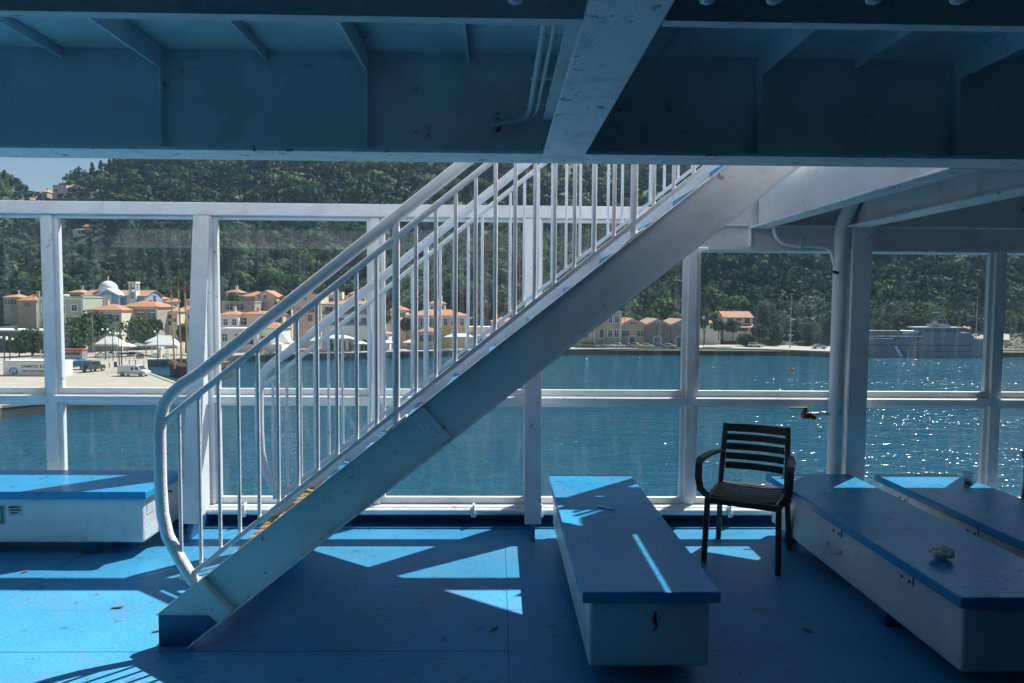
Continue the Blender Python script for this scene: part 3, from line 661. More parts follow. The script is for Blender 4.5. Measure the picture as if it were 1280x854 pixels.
# ---- foliage: clouds of leaf-sized faces on lumpy crowns
def crown_faces(c, rad, n, leaf, rng, squash=1.0, lobes=6, cone=False, full=False, jit=0.28):
    """returns (n*4,3) vertices of n leaf clump quads around centre c"""
    if cone:
        h = rng.random(n)**0.8; r = (1-h)*1.0+0.04; th = rng.random(n)*6.283
        rr = r*(0.75+0.3*rng.random(n))*rad
        P = np.stack([rr*np.cos(th), rr*np.sin(th), (h-0.5)*2*rad*squash], 1); N = np.stack([np.cos(th), np.sin(th), np.full(n, 0.5)], 1)
    else:
        lc = rng.normal(size=(lobes, 3)); lc /= np.linalg.norm(lc, axis=1)[:, None]+1e-9
        lc *= rad*(0.25+0.35*rng.random(lobes))[:, None]; lc[:, 2] *= 0.75
        lr = rad*(0.40+0.25*rng.random(lobes)); k = rng.integers(0, lobes, n)
        N = rng.normal(size=(n, 3)); N /= np.linalg.norm(N, axis=1)[:, None]
        if not full: N[:, 2] = np.abs(N[:, 2])*0.9+N[:, 2]*0.1
        P = lc[k]+N*(lr[k]*(0.72+0.32*rng.random(n)))[:, None]; P[:, 2] *= squash
    N = N+rng.normal(size=(n, 3))*jit; N /= np.linalg.norm(N, axis=1)[:, None]
    A = np.cross(N, rng.normal(size=(n, 3))); A /= np.linalg.norm(A, axis=1)[:, None]+1e-9
    B = np.cross(N, A); s = (leaf*(0.6+0.8*rng.random(n)))[:, None]
    bend = N*s*0.25
    V = np.stack([P+A*s-bend*0.5, P+B*s*0.8+bend, P-A*s-bend*0.5, P-B*s*0.8], 1).reshape(-1, 3)+np.asarray(c)
    return V
def leaf_mesh(name, V, tint):
    n = len(V)//4; me = bpy.data.meshes.new(name)
    me.vertices.add(len(V)); me.vertices.foreach_set('co', V.astype(np.float32).ravel())
    me.loops.add(n*4); me.loops.foreach_set('vertex_index', np.arange(n*4, dtype=np.int32))
    me.polygons.add(n); me.polygons.foreach_set('loop_start', np.arange(0, n*4, 4, dtype=np.int32)); me.polygons.foreach_set('loop_total', np.full(n, 4, np.int32))
    at = me.attributes.new('tint', 'FLOAT_COLOR', 'FACE'); at.data.foreach_set('color', np.concatenate([tint, np.ones((n, 1))], 1).astype(np.float32).ravel())
    me.update(calc_edges=True); me.materials.append(MT['foliage']); return me
GREENS = np.array([(0.036, 0.070, 0.038), (0.046, 0.088, 0.040), (0.058, 0.110, 0.042), (0.118, 0.145, 0.105), (0.078, 0.130, 0.046), (0.032, 0.064, 0.044)])
PROB = np.array([0.24, 0.22, 0.17, 0.18, 0.10, 0.09])

# things standing on the hill and town claim clearings: (px0, px1, py0, py1) seen boxes with Y limit
CLEAR = [(62, 104, 226, 256, 400), (108, 128, 234, 250, 400), (30, 60, 234, 256, 400), (86, 140, 279, 298, 330), (10, 28, 275, 290, 330)]
FOREST_V = []; FOREST_T = []
cnt = 0
Ylist = np.concatenate([RNG.uniform(210, 300, 4400), RNG.uniform(300, 470, 6400)])
for Y in Ylist:
    px = RNG.uniform(-260, 1560); X = (px-622.5)/880*Y
    y0 = float(lerp(Y0L, px))
    if Y < y0+7: continue
    z = float(hz(X, Y)); py = 380-(z-1.65)/Y*880
    if py > 372 and Y < 232 and px < 700: continue
    low = any(a-6 < px < b+6 and d-5 < py < d+32 for a, b, c, d, yl in CLEAR)
    zone = math.sin(X*0.021+1.3)+math.sin(Y*0.033+X*0.012)+0.7*math.sin(X*0.06-Y*0.05)
    pr_ = PROB.copy()
    if zone > 0.7: pr_ = pr_*np.array([0.5, 0.8, 1.0, 3.2, 1.4, 0.4])
    elif zone < -0.6: pr_ = pr_*np.array([2.6, 1.0, 0.5, 0.3, 0.4, 2.0])
    k = RNG.choice(6, p=pr_/pr_.sum())
    if zone > 1.5 and RNG.random() < 0.35: continue
    r = RNG.choice([RNG.uniform(1.6, 3.0), RNG.uniform(3.0, 4.8), RNG.uniform(5.0, 7.4)], p=[0.34, 0.50, 0.16])*(0.8 if k == 3 else 1.0)
    if low: r = RNG.uniform(1.0, 1.7)
    if 1060 < px < 1290 and RNG.random() < 0.10: continue
    nf = int(np.interp(Y, [220, 460], [120, 66])*np.clip(r/3.8, 0.55, 1.9)); lf = np.interp(Y, [220, 460], [0.62, 1.05])
    cone = (k in (0, 5)) and RNG.random() < 0.22
    V = crown_faces((X, Y, z+r*(1.15 if cone else 0.95)), r*(0.75 if cone else 1.0), nf, lf, RNG, 1.9 if cone else 0.95, 6, cone)
    c = GREENS[k]*RNG.uniform(0.65, 1.45); t = np.clip(c[None, :]*(0.8+0.4*RNG.random((nf, 1))), 0, 1)
    FOREST_V.append(V); FOREST_T.append(t); cnt += 1
fo = bpy.data.objects.new('forest', leaf_mesh('forest', np.concatenate(FOREST_V), np.concatenate(FOREST_T))); COL.objects.link(fo)
tag(fo, 'dense mixed green wood covering the hillside', 'forest', kind='stuff')

def tree(px, pbase, Y, h, wd, label, col=1, group='harbour town trees', zb=None, cone=False, n=900):
    p = onY(px, pbase, Y); X = p[0]; z = p[2] if zb is None else zb
    g = max(z, QZ) if Y < 215 else float(hz(X, Y)); z = g
    o = thing('cypress_tree' if cone else 'tree', label, 'tree', (X, Y, z), 0, group)
    rng = np.random.default_rng(int(px*13+Y*7))
    if cone: V = crown_faces((X, Y, z+0.6+h*0.5), wd/2, n, 0.28, rng, (h-0.6)/wd, 6, True)
    else: V = crown_faces((X, Y, z+h-wd*0.42), wd*0.56, n, 0.40, rng, 0.92, 10, False, True, 0.4)
    t = np.clip(GREENS[col][None, :]*(0.8+0.45*rng.random((n, 1))), 0, 1)
    cr = bpy.data.objects.new('crown', leaf_mesh('crown', V-np.array([X, Y, z]), t)); COL.objects.link(cr); cr.parent = o
    tk = MB().tube([(X, Y, z-0.3), (X+0.08*h/6, Y, z+h*0.3), (X+0.05, Y, z+h*0.62)], [0.045*h**0.8, 0.03*h**0.8, 0.015*h**0.8], 8)
    if not cone:
        for k in range(4):
            a = k*1.6+px; tk.tube([(X+0.05, Y, z+h*0.32), (X+wd*0.26*math.cos(a), Y+wd*0.26*math.sin(a), z+h*0.66)], [0.02*h**0.8, 0.008*h**0.8], 6)
    tk.build('trunk', 'bark', o)
    return o

# ---- houses
def house(name, label, px0, px1, py_eave, py_ridge, Y, depth, wall, roof='hip', tilem='tile', wins=(), doors=(), trim=True, yaw=0.0, base=None, win_m='pane', cat='house', group=None, arch=False):
    hrng = random.Random(int(px0*31+px1*7)); shm = ['shutter', 'greyc', 'bark', 'shutgreen'][hrng.randrange(4)]; has_sh = hrng.random() < 0.6
    """facade between the seen columns px0..px1 at distance Y; eave and ridge seen at those rows. wins: (px, py, w_m, h_m)"""
    a, b = onY(px0, py_eave, Y), onY(px1, py_eave, Y); x0, x1 = a[0], b[0]; ze = (a[2]+b[2])/2
    zr = onY((px0+px1)/2, py_ridge, Y)[2]
    xm = (x0+x1)/2
    g = min(float(hz(xm, Y)), float(hz(xm, Y+depth))) if Y > 205 else QZ
    zb = (g if base is None else base)-0.4
    o = thing(name, label, cat, (xm, Y+depth/2, zb), yaw, group)
    y0, y1 = Y, Y+depth
    if yaw: pass
    if roof == 'gable_front': MB().prism([(x0, zb), (x1, zb), (x1, ze), (xm, zr-0.12), (x0, ze)], 'y', y0, y1).build('wall', wall, o)
    elif roof == 'gable_side': MB().prism([(y0, zb), (y1, zb), (y1, ze), ((y0+y1)/2, zr-0.12), (y0, ze)], 'x', x0, x1).build('wall', wall, o)
    else: MB().box(x0, x1, y0, y1, zb, ze).build('wall', wall, o)
    e = 0.35
    if roof == 'hip':
        ins = min((x1-x0)/2*0.95, depth/2)
        ym = (y0+y1)/2
        vs = [(x0-e, y0-e, ze-0.02), (x1+e, y0-e, ze-0.02), (x1+e, y1+e, ze-0.02), (x0-e, y1+e, ze-0.02), (x0+ins, ym, zr), (x1-ins, ym, zr),
              (x0-e, y0-e, ze+0.12), (x1+e, y0-e, ze+0.12), (x1+e, y1+e, ze+0.12), (x0-e, y1+e, ze+0.12)]
        MB().add(vs, [(3,2,1,0), (0,1,7,6), (1,2,8,7), (2,3,9,8), (3,0,6,9), (6,7,5,4), (7,8,5), (8,9,4,5), (9,6,4)]).build('roof', tilem, o)
    elif roof == 'gable_front':
        t = 0.18
        MB().prism([(x0-e, ze-0.15), (xm, zr), (x1+e, ze-0.15), (x1+e, ze-0.15+t), (xm, zr+t), (x0-e, ze-0.15+t)], 'y', y0-e, y1+e).build('roof', tilem, o)
        if trim: MB().prism([(x0-e*0.6, ze-0.18), (xm, zr-0.03), (x1+e*0.6, ze-0.18), (x1+e*0.6, ze-0.45), (xm, zr-0.40), (x0-e*0.6, ze-0.45)], 'y', y0-0.14, y0-0.002).build('gable_trim', 'trimw', o)
    elif roof == 'gable_side':
        t = 0.18; ym = (y0+y1)/2
        MB().prism([(y0-e, ze-0.15), (ym, zr), (y1+e, ze-0.15), (y1+e, ze-0.15+t), (ym, zr+t), (y0-e, ze-0.15+t)], 'x', x0-e, x1+e).build('roof', tilem, o)
    else:
        MB().box(x0-0.15, x1+0.15, y0-0.15, y1+0.15, ze+0.001, ze+0.28).build('parapet', wall if roof == 'flat' else 'trimw', o)
        MB().box(x0+0.2, x1-0.2, y0+0.2, y1-0.2, ze+0.281, ze+0.34).build('roof', 'trimw', o)
    if trim and roof in ('hip', 'flat'):
        MB().box(x0-0.10, x1+0.10, y0-0.10, y0-0.001, ze-0.42, ze-0.06).build('cornice', 'trimw', o)
        for xx in (x0, x1-0.45): MB().box(xx-0.02, xx+0.47, y0-0.08, y0-0.001, zb, ze-0.425).build('quoin', 'trimw', o)
    for i, wdef in enumerate(wins):
        px, py, ww, wh = wdef[:4]; c = onY(px, py, Y); mm = wdef[4] if len(wdef) > 4 else win_m
        if trim: s_ = MB().box(c[0]-ww/2-0.22, c[0]+ww/2+0.22, y0-0.07, y0-0.0015, c[2]-wh/2-0.22, c[2]+wh/2+0.25).build('window_surround', 'trimw', o)
        wn = MB().box(c[0]-ww/2, c[0]+ww/2, y0-0.075, y0-0.0708 if trim else y0-0.0015, c[2]-wh/2, c[2]+wh/2).build('window', mm, o)
        if has_sh and ww < 1.5 and mm == 'pane' and cat != 'church':
            for sg in (-1, 1): MB().box(c[0]+sg*(ww/2+0.04+ww*0.20)-ww*0.20, c[0]+sg*(ww/2+0.04+ww*0.20)+ww*0.20, y0-0.12, y0-0.0735, c[2]-wh/2, c[2]+wh/2).build('shutter', shm, wn)
        MB().box(c[0]-0.045, c[0]+0.045, y0-0.095, y0-0.0755, c[2]-wh/2, c[2]+wh/2).box(c[0]-ww/2, c[0]-0.046, y0-0.09, y0-0.0755, c[2]+wh*0.15, c[2]+wh*0.15+0.08).box(c[0]+0.046, c[0]+ww/2, y0-0.09, y0-0.0755, c[2]+wh*0.15, c[2]+wh*0.15+0.08).build('glazing_bar', 'trimw' if mm == 'pane' else mm, wn)
    if roof in ('hip', 'gable_side') and hrng.random() < 0.7 and cat != 'church':
        cx0 = x0+(x1-x0)*hrng.uniform(0.25, 0.75); ck = MB().box(cx0-0.35, cx0+0.35, y0+depth*0.45, y0+depth*0.45+0.6, ze+0.3, zr+0.9).build('chimney', wall, o)
        MB().box(cx0-0.45, cx0+0.45, y0+depth*0.45-0.1, y0+depth*0.45+0.7, zr+0.901, zr+1.02).build('chimney_cap', 'trimw', ck)
    for i, (px, ww, wh, mm) in enumerate(doors):
        c = onY(px, py_eave, Y); zd = g if base is None else base
        poly = [(c[0]-ww/2, zd), (c[0]+ww/2, zd)]+[(c[0]+ww/2*math.cos(t), zd+wh-ww/2+ww/2*math.sin(t)) for t in np.linspace(0, math.pi, 9)]
        s2 = [(c[0]-ww/2-0.35, zd), (c[0]+ww/2+0.35, zd)]+[(c[0]+(ww/2+0.35)*math.cos(t), zd+wh-ww/2+(ww/2+0.35)*math.sin(t)) for t in np.linspace(0, math.pi, 9)]
        MB().prism(s2, 'y', y0-0.08, y0-0.0012).build('door_surround', 'trimw', o)
        d_ = MB().prism(poly, 'y', y0-0.10, y0-0.081).build('door', mm, o)
        MB().box(c[0]-0.05, c[0]+0.05, y0-0.115, y0-0.1005, zd, zd+wh-ww/2).box(c[0]-ww/2, c[0]+ww/2, y0-0.11, y0-0.1002, zd+wh-ww/2, zd+wh-ww/2+0.10).build('door_bars', 'trimw' if mm == 'pane' else 'pane', d_)
    return o
def chimney(o, px, py, Y, w_=0.7, h_=1.2):
    c = onY(px, py, Y); MB().box(c[0]-w_/2, c[0]+w_/2, Y+2, Y+2+w_, c[2]-h_, c[2]).build('chimney', 'trimw', o)
W = 1.1
# -- left town
h = house('ruined_house', 'dark ruined stone building at the left edge behind the trucks', -40, 47, 414, 410, 172, 9, 'darkstone', 'flatcap', wins=[(-8, 428, 1.4, 1.8), (26, 430, 1.6, 1.5)], trim=False)
h = house('apartment_house', 'grey green two storey flat roofed house behind the white post', 47, 104, 372, 368, 186, 9, 'sage', 'flat', wins=[(55, 385, 1.0, 1.6), (78, 387, 1.3, 2.2), (93, 385, 1.3, 1.5), (55, 402, 1.0, 1.6), (78, 402, 1.3, 2.2), (94, 400, 1.2, 1.5)])
MB().lathe([(0.5, 0), (0.75, 0.3), (0.75, 0.9), (0.4, 1.1)], tuple(onY(83, 373, 189)), 12).build('water_tank', 'dome', h)
house('village_house', 'small orange roofed house at the far left below the wood', 22, 45, 376, 368, 222, 7, 'greystone', 'hip', wins=[(34, 381, 0.8, 1.0)], trim=False)
h = house('town_house', 'cream house with orange hipped roof and blue banner', 109, 152, 388, 380, 178, 9, 'cream', 'hip', wins=[(122, 398, 1.0, 1.6), (133.5, 397, 1.1, 1.6), (144, 398, 1.0, 1.6), (134, 415, 1.3, 1.2), (122, 415, 1.0, 1.4)])
c = onY(134, 402, 178); MB().box(c[0]-1.4, c[0]+1.4, 177.7, 177.88, c[2]-0.35, c[2]+0.35).build('banner', 'bluec', h)
house('stone_house', 'grey stone house with orange hipped roof and three tall windows', 152, 197, 384, 374, 184, 10, 'greystone', 'hip', wins=[(162, 396, 1.1, 1.9), (176, 397, 1.2, 2.4), (190, 396, 1.1, 1.9), (162, 414, 1.1, 1.7), (190, 414, 1.1, 1.7)])
house('town_house', 'narrow tan house with pale tiled roof left of the masts', 199, 222, 390, 384, 190, 8, 'cream', 'hip', 'tile2', wins=[(210, 396, 0.9, 1.0), (210, 404, 0.9, 1.1), (218, 400, 0.6, 1.0)])
house('town_house', 'pink tiled house seen between the boat masts', 222, 243, 388, 380, 196, 8, 'pinkw', 'hip', wins=[(229, 396, 0.8, 1.1), (237, 396, 0.8, 1.1)])
house('village_house', 'higher orange roofed house behind the tapered white post', 233, 262, 376, 368, 214, 7, 'pinkw', 'hip', wins=[(240, 383, 0.9, 1.1), (252, 383, 0.9, 1.1)])
# church
YC = 212
ch = house('church', 'sky blue church with white dome, orange roofs and bell tower', 103, 183, 370, 363, YC, 10, 'skyblue', 'gable_side', wins=[], trim=False, cat='church')
for px in (103, 113, 116.5, 153, 160, 171, 182):
    c = onY(px, 376, YC); MB().box(c[0]-0.28, c[0]+0.28, YC-0.12, YC-0.002, c[2]-6, c[2]+1.2).build('pilaster', 'trimw', ch)
a, b = onY(118, 371, YC-2), onY(150, 371, YC-2); xm = (a[0]+b[0])/2; zt = onY(134, 362.5, YC-2)[2]
MB().prism([(a[0], a[2]-8), (b[0], a[2]-8), (b[0], a[2]), (xm, zt), (a[0], a[2])], 'y', YC-2, YC-0.13).build('front_gable', 'skyblue', ch)
MB().prism([(a[0]-0.3, a[2]-0.1), (xm, zt-0.05), (b[0]+0.3, a[2]-0.1), (b[0]+0.3, a[2]+0.35), (xm, zt+0.45), (a[0]-0.3, a[2]+0.35)], 'y', YC-2.2, YC+3).build('gable_roof', 'trimw', ch)
for px in (119, 131, 134.5, 138, 149):
    c = onY(px, 378, YC-2); MB().box(c[0]-0.3, c[0]+0.3, YC-2.1, YC-2.003, c[2]-5, c[2]+(2.2 if 130 < px < 140 else 1.2)).build('pilaster', 'trimw', ch)
c = onY(135.5, 363, YC+4); rd = 10.6/880*(YC+4)
MB().lathe([(rd*1.02, -2.2), (rd*1.02, 0.0), (rd*1.12, 0.05), (rd*1.12, 0.35), (rd, 0.4)]+[(rd*math.cos(t), 0.4+rd*0.95*math.sin(t)) for t in np.linspace(0.1, 1.5, 10)], (c[0], YC+4, c[2]), 28).build('dome', 'dome', ch)
MB().tube([(c[0], YC+4, c[2]+rd*0.95), (c[0], YC+4, c[2]+rd*0.95+1.9)], 0.12, 6).build('finial', 'dome', ch)
a, b = onY(160.5, 351, YC-1), onY(169.5, 351, YC-1)
tw = MB()
zlo, zhi = onY(165, 382, YC-1)[2], onY(165, 352, YC-1)[2]; z1 = onY(165, 364, YC-1)[2]; wx = b[0]-a[0]
tw.box(a[0], b[0], YC-1, YC+1.2, zlo-4, z1).box(a[0], a[0]+0.45, YC-1, YC-0.55, z1, zhi-0.6).box(b[0]-0.45, b[0], YC-1, YC-0.55, z1, zhi-0.6).box(a[0], a[0]+0.45, YC+0.75, YC+1.2, z1, zhi-0.6).box(b[0]-0.45, b[0], YC+0.75, YC+1.2, z1, zhi-0.6).box(a[0]-0.15, b[0]+0.15, YC-1.15, YC+1.35, zhi-0.6, zhi)
tw = tw.build('bell_tower', 'trimw', ch); MB().lathe([(0.55, 0), (0.45, 0.5), (0.2, 0.9)], ((a[0]+b[0])/2, YC+0.1, z1+0.5), 10).build('bell', 'darkpole', tw)
MB().box(a[0]+0.5, b[0]-0.5, YC-1.06, YC-1.003, z1-2.2, z1-0.5).build('tower_panel', 'skyblue', tw)
# -- houses on the hill
def hillhouse(label, px0, px1, py_base, py_eave, py_ridge, wall, roof='hip', tilem='tile', wins=()):
    p = hit((px0+px1)/2, py_base); Y = float(p[1])
    return house('hill_house', label, px0, px1, py_eave, py_ridge, Y, 9, wall, roof, tilem, wins, trim=False, base=float(p[2])-1, group='houses on the wooded hill')
hillhouse('tall pale block house in the saddle below the sky', 66, 83, 250, 232, 230, 'pinkw', 'flat', wins=[(70, 238, 1.0, 1.4), (78, 243, 1.0, 1.4)])
hillhouse('hill house with pink roof just right of the pale block', 78, 100, 244, 235, 229, 'whitew', 'hip', 'tile2', [(86, 238, 1.2, 1.4), (94, 238, 1.2, 1.4)])
hillhouse('small white hill house with bright orange roof right of the saddle', 113, 124, 248, 241, 237.5, 'whitew', 'hip', 'tile', [(118, 244, 1.2, 1.2)])
hillhouse('narrow grey hill house left of the pale block', 52, 59, 252, 240, 236, 'greystone', 'hip', 'tile', [(55, 245, 1.2, 1.6)])
hillhouse('tiny orange hill house above the top rail at the far left', 33, 42, 253, 250, 246, 'yelloww', 'hip', 'tile', [(37, 251, 1.0, 1.0)])
v = hillhouse('low villa with two orange roofs seen through the left window', 91, 134, 293, 287.5, 284, 'whitew', 'hip', 'tile', [(101, 290, 2.5, 1.4), (115, 290, 2.5, 1.4), (126, 290, 2.0, 1.4)])
p = hit(112, 293); Yv = float(p[1]); a, b = onY(106, 284, Yv+3), onY(126, 281, Yv+3)
MB().box(a[0], b[0], Yv+3, Yv+7, a[2]-1, a[2]+0.3).build('upper_storey', 'greystone', v)
MB().prism([(Yv+2.4, a[2]+0.3), (Yv+7.6, a[2]+0.3), (Yv+5, b[2]+0.4)], 'x', a[0]-0.5, b[0]+0.5).build('upper_roof', 'tile', v)
hillhouse('tiny white house with orange roof in the trees left of the first post', 14, 25, 287, 281, 277, 'whitew', 'hip', 'tile', [(20, 283, 1.2, 1.2)])
# -- middle waterfront
house('gabled_house', 'grey house with orange roof and pale gable above the waterfront', 301, 332, 371, 364, 214, 8, 'greystone', 'hip', wins=[(308, 378, 1, 1.3)], trim=False)
h = house('gabled_house', 'pale gable fronted house beside the grey roofed one', 319, 345, 371, 363.5, 211, 8, 'cream', 'gable_front', wins=[(324, 371, 0.8, 1.0), (331, 371, 0.8, 1.0), (325, 385, 1.0, 1.4)], trim=False)
house('stone_ruin', 'roofless grey stone building below the wood, left of the gable house', 277, 318, 378, 374, 203, 8, 'greystone', 'flat', wins=[(287, 384, 1.2, 1.5), (300, 384, 1.2, 1.5)], trim=False)
house('waterfront_house', 'white house with orange hipped roof beside the tapered post', 274, 298, 394, 388, 188, 7, 'whitew', 'hip', wins=[(293, 403, 1.0, 1.6), (282, 403, 1.0, 1.6)], trim=False)
house('waterfront_house', 'long orange roofed house with dark awning in the middle row', 299, 354, 393, 389, 190, 7, 'pinkw', 'hip', wins=[(304, 402, 1.8, 1.8), (337, 400, 1.0, 1.5), (347, 400, 1.1, 1.3)], trim=False)
house('waterfront_house', 'low white tavern house with flat roof at the quay', 274, 322, 412, 409, 177, 7, 'whitew', 'flat', wins=[(281, 422, 1.2, 1.8), (297, 422, 1.2, 1.8), (312, 425, 1.8, 2.2)], trim=False)
house('tavern', 'white tavern with orange hipped roof behind white canopies', 320, 352, 411, 403, 179, 8, 'whitew', 'hip', wins=[(330, 425, 1.4, 1.8), (343, 425, 1.4, 1.8)], trim=False)
house('town_house', 'tall plain tan block on the waterfront', 366, 401, 369, 366, 196, 9, 'pinkw', 'flat', wins=[(381, 373, 0.7, 1.0), (390, 388, 1.2, 1.2), (374, 388, 0.9, 1.2), (388, 398, 1.2, 1.8)], trim=False)
h = house('hotel', 'large white three storey building with orange roof and arcade', 402, 462, 381, 374, 184, 10, 'whitew', 'hip', wins=[(411, 388, 1.9, 1.6), (424, 388, 1.2, 1.8), (440, 388, 1.9, 1.8), (455, 388, 1.2, 1.8), (412, 402, 2.2, 1.8), (427, 402, 1.4, 1.8), (442, 401, 1.7, 1.6), (455, 402, 1.2, 1.8)], doors=[(441, 2.2, 3.4, 'pane'), (427, 2.0, 3.0, 'pane'), (412, 2.0, 3.0, 'pane'), (455, 2.0, 3.0, 'pane')], cat='building')
for pyb in (393.5, 407):
    c0, c1 = onY(404, pyb, 184), onY(460, pyb, 184); MB().box(c0[0], c1[0], 183.0, 183.92, c0[2]-0.1, c0[2]+0.08).build('balcony', 'trimw', h)
    MB().box(c0[0], c1[0], 183.0, 183.05, c0[2]+0.09, c0[2]+1.0).build('balcony_rail', 'greyc', h)
chimney(h, 420, 365, 186, 2.4, 3)
house('town_house', 'small orange roofed house right of the white hotel', 484, 515, 403, 397, 200, 7, 'pinkw', 'hip', wins=[(492, 409, 0.9, 1.2), (505, 409, 0.9, 1.2)], trim=False)
h = house('mansion', 'ochre two storey mansion with orange roofs seen between the balusters', 507, 583, 395, 387, 197, 10, 'yelloww', 'hip', wins=[(557, 403, 1.0, 1.9), (566, 403, 1.0, 1.9), (577.5, 403, 1.0, 1.9), (540, 403, 1.0, 1.9), (528, 403, 1.0, 1.9), (515, 403, 1.0, 1.9)])
house('waterfront_house', 'low orange roofed annex in front of the ochre mansion', 522, 545, 415, 409, 191, 6, 'tanw', 'hip', wins=[(530, 423, 1.2, 1.6), (540, 423, 1.2, 1.6)], trim=False)
house('village_house', 'orange roofed house just left of the power poles', 586, 612, 410, 404, 204, 7, 'whitew', 'flat', wins=[(593, 418, 1.0, 1.3), (604, 418, 1.0, 1.3)], trim=False)
house('village_house', 'orange roofed house behind the power poles', 614, 648, 402, 396, 212, 8, 'pinkw', 'hip', wins=[(622, 409, 1.0, 1.2), (640, 409, 1.0, 1.2)], trim=False)
house('village_house', 'faded tiled house mostly hidden by the staircase stringer', 655, 690, 404, 397, 214, 8, 'cream', 'hip', 'tile2', wins=[(664, 411, 1.0, 1.2), (682, 411, 1.0, 1.2)], trim=False)
# -- warehouses on the right quay
house('customs_house', 'tan two storey house left of the warehouses', 742, 777, 390, 387, 207, 10, 'tanw', 'flat', wins=[(763, 400, 1.0, 1.9), (771, 399.5, 1.1, 1.9), (762.5, 417, 1.1, 2.0), (770.5, 417, 1.1, 2.0), (752, 417, 1.3, 2.4, 'shutter')], cat='building')
house('warehouse', 'tan gabled warehouse with a blue arched door', 777, 806, 405.5, 398.5, 208, 16, 'tanw', 'gable_front', wins=[(782, 417, 0.9, 1.7), (800.5, 417, 0.9, 1.7), (791, 404.5, 0.7, 0.7)], doors=[(790.8, 1.7, 3.4, 'shutter')], group='gabled warehouses')
house('warehouse', 'brown gabled warehouse with a pale arched doorway', 807, 838, 406.5, 399, 208, 16, 'brownw', 'gable_front', 'tile2', wins=[(822.5, 404.5, 0.7, 0.7)], doors=[(822, 1.9, 3.4, 'greyc')], group='gabled warehouses')
house('warehouse', 'pinkish gabled warehouse partly behind the window post', 839, 868, 406, 399.5, 208, 16, 'brownw', 'gable_front', 'tile2', wins=[(850, 404.5, 0.7, 0.7)], doors=[(849.5, 1.9, 3.4, 'greyc')], group='gabled warehouses')
# -- right bay
house('village_house', 'low white house with orange roof beside the sapling', 872, 901, 404, 400, 224, 7, 'whitew', 'hip', wins=[(879, 408, 1.0, 1.4), (890, 408, 0.8, 1.6)], trim=False)
h = house('villa', 'white two storey villa with orange roof on the right shore', 905, 941, 397, 390, 228, 9, 'whitew', 'gable_side', wins=[(913, 401, 2.0, 1.6), (923.5, 399, 1.1, 1.3), (934, 401, 1.6, 1.6), (913, 411, 1.8, 1.6), (930, 411, 1.4, 1.6)], trim=False)
a, b = onY(908, 409, 225.5), onY(945, 407, 225.5)
MB().prism([(225.2, a[2]-0.2), (227.98, a[2]+0.7), (227.98, a[2]+0.85), (225.2, a[2]-0.05)], 'x', a[0], b[0]).build('porch_roof', 'tile', h)
house('village_house', 'small orange roofed house beside the tall lamp pole', 983, 1004, 401, 395, 234, 8, 'whitew', 'hip', wins=[(990, 405, 1.0, 1.2), (998, 405, 1.0, 1.2)], trim=False)
house('village_house', 'white flat roofed house half hidden in trees on the right shore', 1005, 1030, 403, 401, 236, 8, 'greystone', 'flat', wins=[(1012, 407, 1.0, 1.2), (1022, 407, 1.0, 1.2)], trim=False)
house('village_house', 'small white house above the stern of the patrol ship', 1088, 1103, 405, 400, 226, 7, 'whitew', 'hip', 'greyc', wins=[(1095, 408, 1.0, 1.2)], trim=False)
house('village_house', 'grey and white house with orange roof above the patrol ship', 1112, 1143, 401, 396, 230, 8, 'whitew', 'hip', 'tile2', wins=[(1120, 405, 1.2, 1.2), (1133, 405, 1.2, 1.2)], trim=False)

